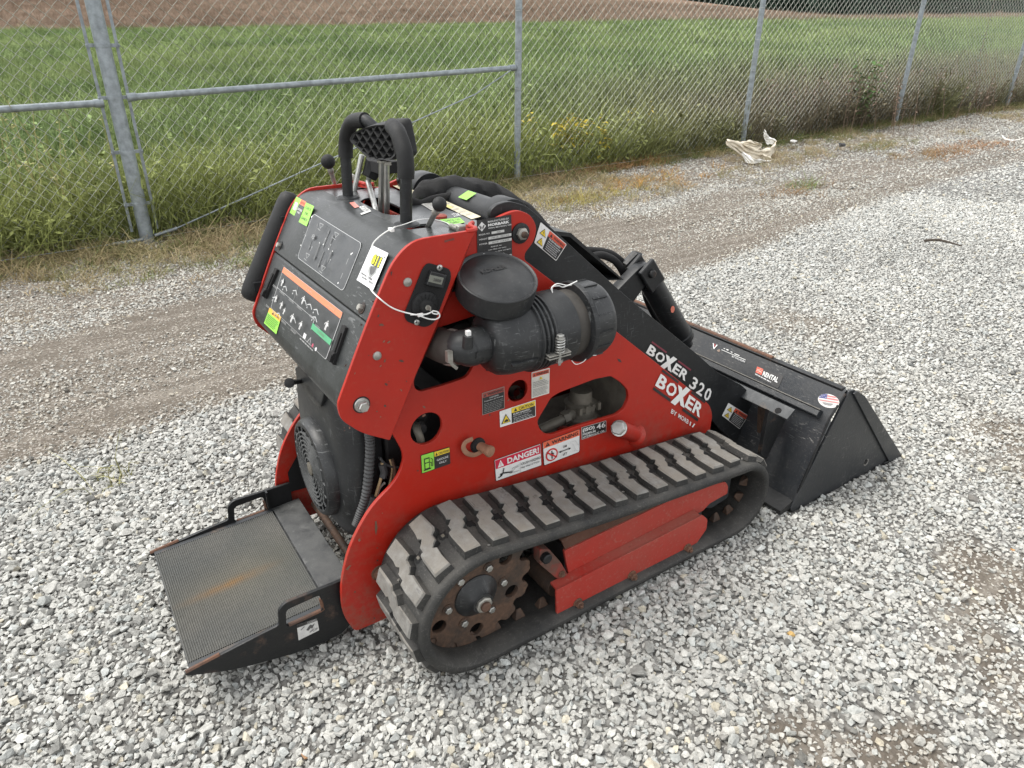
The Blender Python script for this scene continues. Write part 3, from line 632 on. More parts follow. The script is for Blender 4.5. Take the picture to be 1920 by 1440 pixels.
# ------------------------------------------------------------------ chain link fence
POSTX = [-9.7, -6.6, -3.5, -0.415, 2.72, 5.80, 8.88, 11.95, 15.0, 18.1]
fence = thing('chain_link_fence', 'grey galvanised chain link fence between the gravel lot and the green meadow', 'fence', (0, 0, 0))
FTOP = 1.86
for i, px in enumerate(POSTX):
    mb = MB().mat('galv'); z0 = tz(px, FENCE_Y-0.02); r = 0.045 if i == 3 else 0.029
    mb.tube([(px, FENCE_Y, z0-0.3), (px, FENCE_Y, z0+FTOP+0.06)], r, 18); mb.sphere((px, FENCE_Y, z0+FTOP+0.06), r*1.12, 12, (1, 1, 0.6))
    o = mb.build('fence_post', fence)
    if i == 3: o['label'] = 'thick terminal post with tension bands'
def fabric(x0, x1):
    vs, fs = [], []; a = 0.041; h = 0.082; r = 0.0021; n0 = int(round((x1-x0)/a)); yy = FENCE_Y+0.036
    for i in range(n0):
        xa, xb = x0+i*a, x0+(i+1)*a+0.004; z0 = tz((xa+xb)/2, FENCE_Y-0.02)+0.03; ns = int(FTOP/(h/2)); off = (i % 2)
        wob = 0.004*math.sin(xa*2.3)
        n = len(vs)
        for k in range(ns+1):
            side = (k+off) % 2; px = xa if side == 0 else xb; py = yy+wob+(0.004 if side else -0.004); pz = z0+k*h/2
            vs += [(px, py-r, pz+0.6*r), (px+r, py+r*0.6, pz), (px-r, py+r*0.6, pz)]
        for k in range(ns):
            for q in range(3): A0 = n+k*3+q; B0 = n+k*3+(q+1) % 3; fs.append((A0, B0, B0+3, A0+3))
    me = bpy.data.meshes.new('chain_link_fabric'); me.from_pydata(vs, [], fs); me.materials.append(MATS['galv_wire'])
    o = bpy.data.objects.new('chain_link_fabric', me); COL.objects.link(o); o.parent = fence; o['kind'] = 'stuff'
fabric(POSTX[0], POSTX[3]-0.085); fabric(POSTX[3]+0.085, POSTX[-1])
P1x, P2x = POSTX[3], POSTX[4]; zp1, zp2 = tz(P1x, 4.05), tz(P2x, 4.05)
RZ1, RZ2 = A(232, 183, FENCE_Y)[2], A(968, 127, FENCE_Y)[2]; RL = A(0, 205, FENCE_Y); RL2 = A(193, 193, FENCE_Y)
def brace(xa, za, xb, zb, cups):
    mb = MB().mat('galv'); mb.tube([(xa, FENCE_Y, za), (xb, FENCE_Y, zb)], 0.021, 16)
    for xx, zz, s in cups: mb.tube([(xx, FENCE_Y, zz), (xx+s*0.055, FENCE_Y, zz+s*0.055*(zb-za)/(xb-xa))], 0.026, 16)
    mb.build('brace_rail', fence)
brace(P1x+0.075, RZ1, P2x-0.04, RZ2, [(P1x+0.07, RZ1, 1), (P2x-0.035, RZ2, -1)])
k = (RL2[2]-RL[2])/(RL2[0]-RL[0]); zl = RL2[2]+k*(P1x-0.075-RL2[0]); brace(POSTX[2]+0.04, zl+k*(POSTX[2]-P1x), P1x-0.075, zl, [(P1x-0.07, zl, -1)])
for s in (-1, 1):
    mb = MB().mat('galv'); mb.box((P1x+s*0.082, FENCE_Y+0.020, zp1+0.06+FTOP/2), (0.019, 0.006, FTOP-0.05)); mb.build('tension_bar', fence, bevel=0.001)
for z in (A(192, 85, FENCE_Y)[2], A(219, 183, FENCE_Y)[2], A(240, 285, FENCE_Y)[2], A(262, 382, FENCE_Y)[2], 1.63):
    mb = MB().mat('galv'); mb.lathe((P1x, FENCE_Y, z-0.011), (0, 0, 1), [(0.046, 0), (0.0485, 0), (0.0485, 0.022), (0.046, 0.022)], 20)
    for s in (-1, 1):
        mb.box((P1x+s*0.070, FENCE_Y+0.006, z), (0.052, 0.006, 0.022)); mb.bolt((P1x+s*0.090, FENCE_Y+0.003, z), (0, -1, 0), 0.007, 0.008, False, 0.01)
    mb.build('tension_band', fence, bevel=0.0008)
mb = MB().mat('galv'); mb.tube([(P1x+0.05, FENCE_Y-0.02, zp1+0.05), (P1x+0.2, FENCE_Y-0.035, zp1+0.085)], 0.011, 10); mb.tube([(P1x+0.19, FENCE_Y-0.035, zp1+0.083), (P2x-0.45, FENCE_Y-0.03, zp1+0.083+(RZ2-0.03-zp1-0.083)*0.83), (P2x-0.1, FENCE_Y-0.03, RZ2-0.02)], 0.0055, 8); mb.build('truss_rod', fence)
mb = MB().mat('galv'); mb.tube([(POSTX[0], FENCE_Y-0.03, tz(POSTX[0], 4)+0.08), (P1x-0.18, FENCE_Y-0.03, zp1+0.03)], 0.0035, 6); mb.tube([(P1x-0.22, FENCE_Y-0.03, zp1+0.028), (P1x-0.03, FENCE_Y-0.03, zp1+0.035)], 0.011, 10); mb.build('tension_wire', fence)
mb = MB().mat('galv_wire'); mb.tube([(P1x+0.1, FENCE_Y-0.035, zp1+0.04), (P2x, FENCE_Y-0.035, zp2+0.06), (POSTX[-1], FENCE_Y-0.035, tz(POSTX[-1], 4)+0.06)], 0.0022, 5); mb.build('tension_wire', fence)
mb = MB().mat('galv_wire'); mb.lathe((0, 0, 0), (0.1, 0, 1), [(0.0295, 0), (0.0325, 0.001), (0.0295, 0.003)], 12); TW = mb.build('tie_wire', fence); first_tie = True
for px in POSTX[4:]:
    for k in range(6):
        o = TW if first_tie else copy_to(TW, fence)
        first_tie = False; o.location = (px, FENCE_Y, tz(px, 4.05)+0.2+k*0.3)

# ================================================================== the compact track loader
loader = thing('track_loader', 'red and black stand-on mini track loader with a black bucket, parked on pale gravel', 'track loader', (0, 0, 0))
YP, YC, YT = -0.235, -0.280, -0.435           # chassis plate, console plate, outer edge of the track (right-hand side)
def both(fn):
    for s in (1, -1): fn(s)
def MY(mb, s):                                # mirror a builder to the left-hand side
    if s < 0:
        mb.v = [(a, -b, c) for a, b, c in mb.v]; mb.f = [f[::-1] for f in mb.f]
    return mb

# ---- chassis side plates (outline, cut-outs)
P1 = [(-.300, .905, .012), (-.281, .897, .01), (-.215, .917, .02), (-.190, .920, .02), (-.160, .908, .02), (-.143, .881, .02), (-.150, .852, .015), (-.172, .832, .012), (-.173, .818, .01), (-.091, .753, .004), (.470, .299, .02), (.488, .262, .015), (.488, .160, .01),
      (.40, .145, 0), (-.28, .20, 0), (-.40, .20, 0), (-.49, .12, .03), (-.530, .046, .01), (-.612, .047, .014), (-.633, .105, .03), (-.631, .183, .05), (-.603, .278, .05), (-.547, .357, .05), (-.486, .398, .03), (-.462, .447, .03), (-.480, .496, .02), (-.50, .54, .0), (-.41, .70, 0)]
H1 = XZ([(818, 616), (776, 713), (777, 728), (788, 735), (828, 724), (876, 708), (891, 682), (915, 600), (898, 590)], YP)
H4 = XZ([(1007, 790), (1020, 768), (1033, 746), (1049, 736), (1115, 711), (1145, 705), (1164, 717), (1177, 731), (1179, 746), (1170, 767), (1155, 778), (1089, 797), (1036, 815), (1024, 815), (1012, 805)], YP)
c2 = A(800, 804, YP); c3 = A(971, 733, YP)
holes = [fillet(H1, .012), fillet(H4, .008), circ(c2[0], c2[2], .0365, 28), circ(c3[0], c3[2], .026, 24)]
def chassis(s):
    mb = MB().mat('red'); plate(mb, [fillet(P1, .008)]+holes, YP, YP+.0095, .001); o = MY(mb, s).build('chassis_plate', loader)
    return o
both(chassis)
# ---- console side plates with the joggled flange
P0 = [(-.512, .527, .004), (-.566, .560, .02), (-.603, .600, .02), (-.605, .632, .01), (-.539, .766, .1), (-.480, .873, .04), (-.441, .905, .045), (-.343, .9065, 0), (-.312, .907, .0), (-.332, .872, 0), (-.404, .733, 0), (-.449, .650, 0), (-.478, .593, 0)]
def console_side(s):
    mb = MB().mat('red'); plate(mb, [fillet(P0, 0.0)], YC, YC+.0075, .001)
    # bend from the proud plate back to the chassis plate
    e = [(-.512, .527), (-.478, .593), (-.449, .650), (-.404, .733), (-.332, .872), (-.312, .907)]
    n = len(mb.v); dxs = [.010, .014, .018, .026, .022, .006]
    for k, (a, y) in enumerate(((0, YC+.0004), (.5, YC+.012), (1, YP+.003))):
        mb.v += [(x+dx*a, y, z-.01*a*(i == 0)) for i, ((x, z), dx) in enumerate(zip(e, dxs))]
    m = len(e)
    for k in range(2):
        for i in range(m-1): mb.face((n+k*m+i, n+k*m+i+1, n+(k+1)*m+i+1, n+(k+1)*m+i))
    # rolled lip where the top edge curls inboard
    mb.tube([(-.330, YC+.004, .9055), (-.316, YC+.004, .9055), (-.306, YC+.014, .9055), (-.305, YC+.035, .906), (-.290, YP+.005, .9065)], .0048, 8, smooth=4)
    o = MY(mb, s).build('console_side_plate', loader)
    if s < 0: return
    for u, v, r, kind in ((764, 529, .0085, 0), (707, 667, .0085, 0), (678, 759, .0105, 1)):
        b = MB().mat('zinc_dull' if not kind else 'zinc'); p = A(u, v, YC)
        if kind: b.mat('rusty_black').lathe(p, (0, -1, 0), [(.0168, 0), (.0165, .0010), (.014, .0012)], 24); b.mat('zinc'); b.lathe(p, (0, -1, 0), [(.0142, 0), (.0145, .0015), (.0135, .003), (.011, .0035)], 24); b.bolt(p-np.array([0, .002, 0]), (0, -1, 0), r, .011, False)
        else: b.lathe(p, (0, -1, 0), [(r, 0), (r*.95, .002), (r*.6, .0042), (0, .005)], 18)
        b.build('bolt', o)
both(console_side)
for u, v, y in ((711, 1073, YP),):
    b = MB().mat('rust_light'); b.lathe(A(u, v, y), (0, -1, 0), [(.0185, 0), (.0185, .003), (.013, .0035)], 20); b.lathe(A(u, v, y), (0, -1, 0), [(.0135, .003), (.0135, .012), (.010, .0145), (0, .0155)], 18); b.build('bolt', loader)
# inner bulkheads and belly keep the machine dark inside
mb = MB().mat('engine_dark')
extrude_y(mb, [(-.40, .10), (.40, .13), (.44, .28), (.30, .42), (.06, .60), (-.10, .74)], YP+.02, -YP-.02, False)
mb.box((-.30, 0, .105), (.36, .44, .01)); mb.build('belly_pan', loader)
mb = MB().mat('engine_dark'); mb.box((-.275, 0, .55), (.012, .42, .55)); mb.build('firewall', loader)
# ---- front boss with hex bolt, pivot bolt, drain hose
p = A(1189, 814, YP); q = A(1161, 803, YP-.045)
mb = MB().mat('red'); d = Vector(q-p).normalized(); mb.lathe(p-np.array(d)*.004, d, [(.030, 0), (.026, .006), (.0215, .010), (.0205, .030), (.0205, (Vector(q-p)).length), (.015, (Vector(q-p)).length+.001)], 28)
o = mb.build('bolt_boss', loader); b = MB().mat('zinc'); b.lathe(q, d, [(.0205, 0), (.0205, .003), (.018, .0035)], 24); b.lathe(q, d, [(.0185, .003), (.0185, .012), (.0160, .0142), (0, .0145)], 6); b.build('hex_bolt', o)
p = A(975, 437, YP); b = MB().mat('rusty_black'); b.lathe(p, (0, -1, 0), [(.0205, 0), (.0205, .004), (.0135, .0055)], 24); b.mat('zinc_dull'); b.lathe(p, (0, -1, 0), [(.0125, .004), (.0125, .012), (.009, .014)], 6); b.mat('rust'); b.lathe(p, (0, -1, 0), [(.0065, .012), (.0065, .019), (.004, .021), (0, .0215)], 12); b.build('arm_pivot_bolt', loader)
p = A(895, 834, YP)
mb = MB().mat('sleeve'); mb.lathe(p, (0, -1, 0), [(.018, -.002), (.018, .004), (.015, .008), (.010, .0085)], 20); o = mb.build('drain_grommet', loader)
mb = MB().mat('tan_rubber'); q = A(918, 846, YP-.035); mb.tube([p+np.array([0, .004, 0]), p+(q-p)*.6, q], [.0105, .0105, .0125], 14); mb.lathe(q, Vector(q-p), [(.0128, -.004), (.0135, .002), (.012, .005), (0, .006)], 16)
lp = [A(u, v, YP-.012) for u, v in ((904, 846), (890, 853), (876, 850), (869, 840), (873, 829), (886, 823))]; mb.tube(lp, .0030, 8, smooth=4, flat=1.9); mb.build('drain_hose', o)
# ---- things seen through the cut-outs
p = A(1088, 760, -.15); q = A(1080, 790, -.15)
mb = MB().mat('filter_grey'); zb = q[2]
mb.lathe((p[0], -.15, zb), (0, 0, 1), [(.046, .0), (.046, .018), (.040, .022), (.036, .04), (.040, .042), (.042, .055), (.030, .06), (.028, .09), (0, .09)], 26)
for k in range(4): mb.box((p[0]-.03+.02*k, -.15-.036, zb+.05), (.009, .009, .02))
mb.tube([(p[0]-.03, -.16, zb+.035), (p[0]-.075, -.165, zb+.028), (p[0]-.14, -.165, zb+.02)], [.016, .013, .013], 12); mb.lathe((p[0]-.05, -.163, zb+.031), (-1, 0, -.1), [(.018, 0), (.018, .018)], 6)
o = mb.build('oil_filter_head', loader, bevel=0); mb = MB().mat('red_low'); mb.lathe((p[0], -.15, zb-.022), (0, 0, 1), [(.058, 0), (.060, .008), (.058, .018), (.044, .022)], 30); mb.build('filler_ring', o)
mb = MB().mat('filter_grey'); mb.box((.02, -.10, zb-.028), (.36, .25, .008)); mb.box((.165, -.12, zb+.06), (.012, .22, .18)); mb.build('tank_top', loader)
mb = MB().mat('filter_grey'); a = A(782, 798, YP+.05); mb.tube([a, A(782, 806, YP+.03), A(788, 822, YP+.022), A(792, 845, YP+.03)], .0085, 10, smooth=4); mb.mat('engine_dark').lathe(A(783, 798, YP+.06), (0, -1, 0), [(.014, 0), (.016, .012), (.012, .02)], 16); mb.build('fuel_hose', loader)
mb = MB().mat('engine_dark'); a = A(966, 735, YP+.06); mb.tube([a, A(972, 738, YP-.004)], [.016, .0135], 16, False); mb.tube([A(972, 738, YP-.004), a], [.0105, .0105], 16, False); mb.build('exhaust_pipe', loader)

# ---- console covers
UP0, UP1, UP2 = (-.604, .633), (-.537, .7685), (-.478, .874)
hw = .2735
low = [(-.500, .560), (-.560, .572), (-.592, .598), (-.601, .622), (-.5965, .640), (-.5335, .7680), (-.518, .768)]
mb = MB().mat('console'); extrude_y(mb, fillet([(a, b, .018 if 0 < i < 3 else .006) for i, (a, b) in enumerate(low)], .0), -hw, hw, False, True); lower = mb.build('console_lower_cover', loader, smooth=40)
upc = [(-.5225, .7695, 0), (-.5345, .7715, .003), (-.4755, .8765, .05), (-.447, .898, .045), (-.40, .8985, 0)]
mb = MB().mat('console'); extrude_y(mb, fillet(upc, 0, 6), -hw, hw); upper = mb.build('console_panel', loader, smooth=40)
ZT = .8985
# top panel with lever slots
X0, X1 = -.405, -.255
def pz(u, v): q = AZ(u, v, ZT); return (q[0], q[1])
hole_c = [pz(675, 378), pz(684, 372), pz(697, 370), pz(712, 371), pz(750, 388), pz(757, 395), pz(755, 403), pz(733, 403), pz(718, 400)]
slot_n = [pz(755, 428), pz(760, 423), pz(800, 419), pz(807, 422), pz(800, 427), pz(762, 431)]
slot_f = [pz(594, 352), pz(596, 350.5), pz(634, 346.5), pz(634, 348.5)]
slot_g = [pz(656, 357), pz(668, 353.5), pz(690, 351), pz(689, 354)]
def top_plate():
    vs, fs = curve_plate([[(X0, -hw), (-.318, -hw), (-.311, YP+.003), (X1, YP+.003), (X1, -YP-.003), (-.311, -YP-.003), (-.318, hw), (X0, hw)], fillet(hole_c, .008), fillet(slot_n, .003), slot_f, slot_g], .002, .0006)
    mb = MB().mat('console_top'); mb.raw([(a, b, c+ZT-.002) for a, b, c in vs], fs); mb.box((X1-.002, 0, ZT-.03), (.003, -2*YP-.008, .058)); return mb.build('console_top', loader)
top = top_plate()
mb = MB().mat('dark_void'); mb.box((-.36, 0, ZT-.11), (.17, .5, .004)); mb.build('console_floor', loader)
mb = MB().mat('red_low'); mb.box((-.335, .0, ZT-.05), (.006, .30, .07)); mb.build('lever_bracket', loader)
# hip pad on the far side
pf = [A(u, v, .30) for u, v in ((545, 363), (520, 365), (468, 535), (462, 553), (478, 556))]
mb = MB().mat('foam'); a = np.array([-.462, .312, .888]); z = np.array([-.598, .312, .652])
prf = [(0, -.003), (.016, .0), (.024, .008), (.027, .025)]; L = float(np.linalg.norm(z-a)); dd = (z-a)/L
mb.lathe(a, dd, prf+[(.027, L-.025), (.024, L-.008), (.016, L), (0, L+.003)], 22, 1.0); mb.build('hip_pad', loader)
for pb in ((-.49, .288, .835), (-.575, .288, .69)): mb = MB().mat('black'); mb.box(pb, (.03, .02, .02)); mb.build('pad_bracket', loader)
# latches on the lower cover
def on_low(u, v): return AP(u, v, (-.5965, .640), (-.5335, .7680))
def on_up(u, v): return AP(u, v, (-.5345, .7715), (-.4755, .8765))
nlow = Vector((-.128, 0, .063)).normalized()
for tl, tr, br, bl in (((518, 506), (526, 504), (503, 556), (494, 561)), ((645, 613), (655, 612), (632, 681), (621, 683))):
    a = [on_low(*q) for q in (tl, tr, br, bl)]; c = sum(a)/4; u = (a[0]+a[1]-a[2]-a[3])/2; lv = float(np.linalg.norm(u)); u = Vector(u).normalized(); yv = Vector((0, 1, 0)); R = Matrix((yv, u, nlow)).transposed()
    mb = MB().mat('sleeve'); mb.box(Vector(c)+nlow*.003, (.017, lv, .007), R); mb.box(Vector(c)+nlow*.0075+u*lv*.05, (.009, lv*.55, .004), R); mb.box(Vector(c)+nlow*.009-u*lv*.36, (.013, lv*.2, .009), R); mb.tube([Vector(c)+nlow*.008-u*lv*.26+yv*.008, Vector(c)+nlow*.008-u*lv*.26-yv*.008], .0045, 10)
    mb.build('latch', lower, bevel=.0008)
for u, v in ((525.6, 461), (679, 578)):
    mb = MB().mat('zinc_dull'); n = Vector((-.105, 0, .059)).normalized(); mb.mat('rusty_black').lathe(on_up(u, v), n, [(.011, 0), (.011, .0015), (.008, .002)], 16); mb.mat('zinc_dull'); mb.bolt(on_up(u, v), n, .0068, .007, False); mb.build('bolt', upper)
# ---- grab bar, pad and levers
bar = [(-.388, -.147, ZT), (-.384, -.149, .985), (-.382, -.148, 1.005), (-.380, -.140, 1.032), (-.376, -.110, 1.060), (-.366, -.066, 1.067), (-.340, -.025, 1.034), (-.340, .025, 1.034), (-.366, .066, 1.067), (-.376, .110, 1.060), (-.380, .140, 1.032), (-.382, .148, 1.005), (-.384, .149, .985), (-.388, .147, ZT)]
mb = MB().mat('black'); mb.tube(bar, .0118, 14, smooth=5)
for s in (-1, 1): mb.lathe((-.388, s*.148, ZT), (0, 0, 1), [(.026, 0), (.024, .003), (.0145, .006)], 22)
gb = mb.build('grab_bar', loader)
for rng in ((1, 6), (8, 13)):
    mb = MB().mat('foam'); pts = [bar[i] for i in range(rng[0], rng[1])]
    mb.tube(pts, .0158, 16, smooth=6); mb.build('foam_sleeve', gb)
pad_x = -.378
def APAD(u, v):
    d = ray(u, v); n_ = np.array([1, .13, 0]); return CAM+d*((pad_x-np.dot(CAM, n_))/np.dot(d, n_))
o2 = [APAD(u, v) for u, v in ((654, 262), (661, 250), (680, 240), (704, 234), (730, 233), (742, 283), (743, 291), (734, 300), (700, 300), (689, 296))]
yz = [(q[1], q[2]) for q in o2]
def pad():
    L = fillet(yz, .010, 3); cy = sum(a for a, b in L)/len(L); cz = sum(b for a, b in L)/len(L)
    mb = MB().mat('foam'); n = len(L); rings = []
    for x, k in ((pad_x+.008, .86), (pad_x+.001, .89), (pad_x-.001, .985), (pad_x+.006, 1.0), (pad_x+.020, 1.02), (pad_x+.022, .985), (pad_x+.026, .985), (pad_x+.028, 1.02), (pad_x+.044, 1.0), (pad_x+.050, .9)):
        rings.append(len(mb.v)); mb.v += [(x, cy+(a-cy)*k, cz+(b-cz)*k+(max(x-pad_x, 0)*.22 if b > cz else 0)) for a, b in L]
    for i in range(len(rings)-1):
        for j in range(n): mb.face((rings[i]+j, rings[i]+(j+1) % n, rings[i+1]+(j+1) % n, rings[i+1]+j))
    mb.face([rings[0]+j for j in range(n)]); mb.face([rings[-1]+j for j in range(n)][::-1])
    mb.v = [(x-.13*y, y, z) for x, y, z in mb.v]; o = mb.build('hand_pad', loader, smooth=50)
    # egg-crate ridges
    rb = MB().mat('foam'); inside = lambda y, z: sum(((b1 > z) != (b2 > z)) and (y < (a2-a1)*(z-b1)/(b2-b1)+a1) for (a1, b1), (a2, b2) in zip(Lk, Lk[1:]+Lk[:1])) % 2
    Lk = [(cy+(a-cy)*.9, cz+(b-cz)*.9) for a, b in L]
    for sgn in (-1, 1):
        for k in range(-9, 10):
            pts = []
            for tt in np.linspace(-.2, .2, 121):
                y, z = cy+tt*.77+k*.0290, cz+sgn*tt*.64
                if inside(y, z): pts.append((y, z))
            if len(pts) > 1:
                (ya, za), (yb, zb) = pts[0], pts[-1]
                d = Vector((0, yb-ya, zb-za)); nn = Vector((0, -d.z, d.y)).normalized()*.0019; xs = pad_x-.0050
                a0, b0 = Vector((pad_x+.0078, ya, za)), Vector((pad_x+.0078, yb, zb)); tp = Vector((pad_x-.001-pad_x-.0078, 0, 0))
                rb.raw([a0-nn*1.6, a0+nn*1.6, b0+nn*1.6, b0-nn*1.6, a0-nn*.5+tp, a0+nn*.5+tp, b0+nn*.5+tp, b0-nn*.5+tp], [(0, 4, 7, 3), (1, 2, 6, 5), (4, 5, 6, 7), (0, 1, 5, 4), (3, 7, 6, 2)])
    rb.v = [(x-.13*y, y, z) for x, y, z in rb.v]; w = rb.build('waffle_ridges', o, smooth=0); w['kind'] = 'stuff'
pad()
def rod(pts, r, mat='zinc', name='lever_rod', parent=loader, smooth=0, seg=10):
    mb = MB().mat(mat); mb.tube(pts, r, seg, smooth=smooth); return mb.build(name, parent)
z0 = ZT-.06
for (u0, v0, u1, v1, x0, x1) in ((716, 300, 714.5, 396, pad_x+.012, None), (724.5, 305, 725.5, 399, pad_x+.02, None)):
    a = AX(u0, v0, x0); bq = AZ(u1, v1, ZT-.012); rod([a, bq, bq+(bq-a)*.3], .0062, 'zinc', 'control_lever')
mb = MB().mat('zinc_dull'); mb.box(AX(725, 306, pad_x+.02), (.014, .016, .008)); mb.box(AX(716, 303, pad_x+.012), (.014, .018, .006)); mb.build('lever_collar', loader, bevel=.001)
a = AX(696, 316, pad_x+.075); bq = AZ(704, 392, ZT-.01)
lv = rod([a, AX(691, 337, pad_x+.07), AX(691, 344, pad_x+.065), bq, bq+np.array([0, 0, -.05])], .0062, 'zinc', 'control_lever', smooth=3)
gp = [AX(703, 300, pad_x+.085), AX(699, 318, pad_x+.08), AX(692, 333, pad_x+.07)]
mb = MB().mat('foam'); mb.tube(gp, [.021, .021, .018], 10); mb.mat('sleeve').box(AX(722, 312, pad_x+.09), (.05, .05, .026)); mb.build('rocker_grip', lv, bevel=.002)
a = AX(679, 290, pad_x+.06); rod([a, AZ(664, 357, ZT), AZ(664, 357, ZT)+np.array([0, 0, -.05])], .0062, 'zinc', 'control_lever')
mb = MB().mat('sleeve'); a = AX(752, 259, pad_x+.09); b2 = AX(763, 260, pad_x+.09); mb.tube([AX(742, 262, pad_x+.05), a, b2], [.008, .008, .008], 10); mb.sphere(AX(768, 260, pad_x+.09), .0105, 14); mb.tube([AX(745, 246, pad_x+.06), AX(757, 252, pad_x+.07), AX(758, 262, pad_x+.07), AX(746, 272, pad_x+.06)], .007, 8, smooth=4); mb.build('thumb_control', loader)
for (u0, v0, u1, v1, x0, r) in ((824, 383, 803, 424, -.383, .0128), (615, 303, 629, 350, -.382, .0165)):
    a = AX(u0, v0, x0); bq = AZ(u1, v1, ZT); lv = rod([a, bq, bq+(bq-a)*.4], .0052, 'zinc', 'ball_lever'); mb = MB().mat('foam'); mb.sphere(a, r, 22); mb.mat('zinc_dull').lathe(a+(bq-a)*.25, Vector(bq-a), [(.006, 0), (.0075, .004), (.0075, .01), (.005, .014)], 12); mb.build('ball_knob', lv)
# ---- key and hour meter panel
kp = XZ([(801, 492), (843, 504), (845, 521), (814, 604), (796, 614), (761, 602), (757, 588), (792, 502)], YC)
mb = MB().mat('sleeve'); plate(mb, [fillet(kp, .010)], YC-.003, YC-.0003, .0006); keyp = mb.build('key_panel', loader)
g = Q((805, 506), (836, 514), (829, 540), (796, 533), YC-.003)
def slab(corners, th, mat, name, parent, inset=1.0):
    bl, br, tr, tl = [Vector(xform(c)) for c in corners]; n = (br-bl).cross(tl-bl).normalized(); c = (bl+br+tr+tl)/4
    mb = MB().mat(mat); L = [bl, br, tr, tl]; T = [c+(p-c)*inset+n*th for p in L]; mb.raw(L+T, [(3, 2, 1, 0), (4, 5, 6, 7), (0, 1, 5, 4), (1, 2, 6, 5), (2, 3, 7, 6), (3, 0, 4, 7)]); return mb.build(name, parent, smooth=0, bevel=.0012)
slab(g, .007, 'black_plastic', 'hour_meter', keyp, .94)
slab(Q((806, 515), (832, 521), (828, 534), (803, 528), YC-.0103), .0006, 'gauge_lcd', 'meter_screen', keyp)
decal('meter_digits', Q((808, 518), (830, 523), (827, 532), (805, 527), YC-.0112), [('t', .25, .2, .9, .8, '2808', (.04, .04, .04))], keyp)
p = A(796, 573, YC-.003); mb = MB().mat('foam'); mb.lathe(p, (0, -1, 0), [(.0275, 0), (.0265, .004), (.022, .0065), (.014, .007), (.0125, .012), (.011, .0125)], 28)
for k in range(16): a = 2*pi*k/16; mb.box(p+np.array([.018*math.cos(a), -.0068, .018*math.sin(a)]), (.010, .002, .0014), Matrix.Rotation(-a, 3, 'Y'))
mb.mat('zinc_dull').lathe(p+np.array([0, -.0115, 0]), (0, -1, 0), [(.0050, 0), (.0050, .0018), (.004, .002)], 16); mb.box(p+np.array([0, -.018, .001]), (.0018, .012, .008)); mb.build('key_switch', keyp)
for u, v in ((824, 502), (781.5, 604)):
    mb = MB().mat('zinc'); mb.lathe(A(u, v, YC-.003), (0, -1, 0), [(.006, 0), (.0058, .0015), (.004, .003), (0, .0034)], 14); mb.mat('dark_void').box(A(u, v, YC-.0064), (.006, .0006, .0012)); mb.box(A(u, v, YC-.00645), (.0012, .0006, .006)); mb.build('screw', keyp)

# ---- air cleaner
yc = YP-.083; L0, R0 = A(905, 645, yc), A(1118, 592, yc); ax = Vector(R0-L0); AL = ax.length; ax.normalize(); Rr = .0745
mb = MB().mat('black_plastic')
prof = [(.020, -.004), (.040, .000), (.055, .006), (.0655, .020), (.070, .042), (.0715, .085)]
for k in range(4): prof += [(.0715, .088+k*.010), (.0765, .090+k*.010), (.0765, .094+k*.010), (.0715, .096+k*.010)]
prof += [(.0735, .130), (.0735, .180), (.0675, .182), (.0675, .212)]
mb.lathe(L0, ax, prof, 44)
for k in range(3):                                                # moulded fins and a parting seam on the bowl
    a = (.35, 1.9, 4.6)[k]; b1 = ax.cross(Vector((0, 0, 1))).normalized(); b2 = ax.cross(b1); rad = b1*math.cos(a)+b2*math.sin(a); tg = ax.cross(rad)
    mb.box(Vector(L0)+ax*.052+rad*.070, (.060, .0035, .010), Matrix((ax, tg, rad)).transposed())
for a in (1.2, 4.35):
    rad = b1*math.cos(a)+b2*math.sin(a); tg = ax.cross(rad); mb.box(Vector(L0)+ax*.155+rad*.0735, (.05, .002, .003), Matrix((ax, tg, rad)).transposed())
cl = mb.build('air_cleaner', loader)
mb = MB().mat('black_plastic'); s0 = .214
mb.lathe(L0, ax, [(.070, s0-.006), (.0825, s0-.004), (.0845, s0), (.0845, s0+.006), (.080, s0+.008), (.079, s0+.012), (.0785, s0+.048), (.074, s0+.058), (.06, s0+.061), (0, s0+.061)], 44)
a1 = ax.cross(Vector((0, 0, 1))).normalized(); a2 = ax.cross(a1)
for k in range(14):
    a = 2*pi*k/14; rad = a1*math.cos(a)+a2*math.sin(a); tg = ax.cross(rad); c = Vector(L0)+ax*(s0+.028)+rad*.0785; mb.box(c, (.036, .004, .005), Matrix((ax, tg, rad)).transposed())
mb.build('end_cap', cl)
mb = MB().mat('hose_grey'); mb.lathe(L0, ax, [(.0680, .182), (.0692, .184), (.0692, .208), (.0680, .210)], 44); mb.build('dust_band', cl)
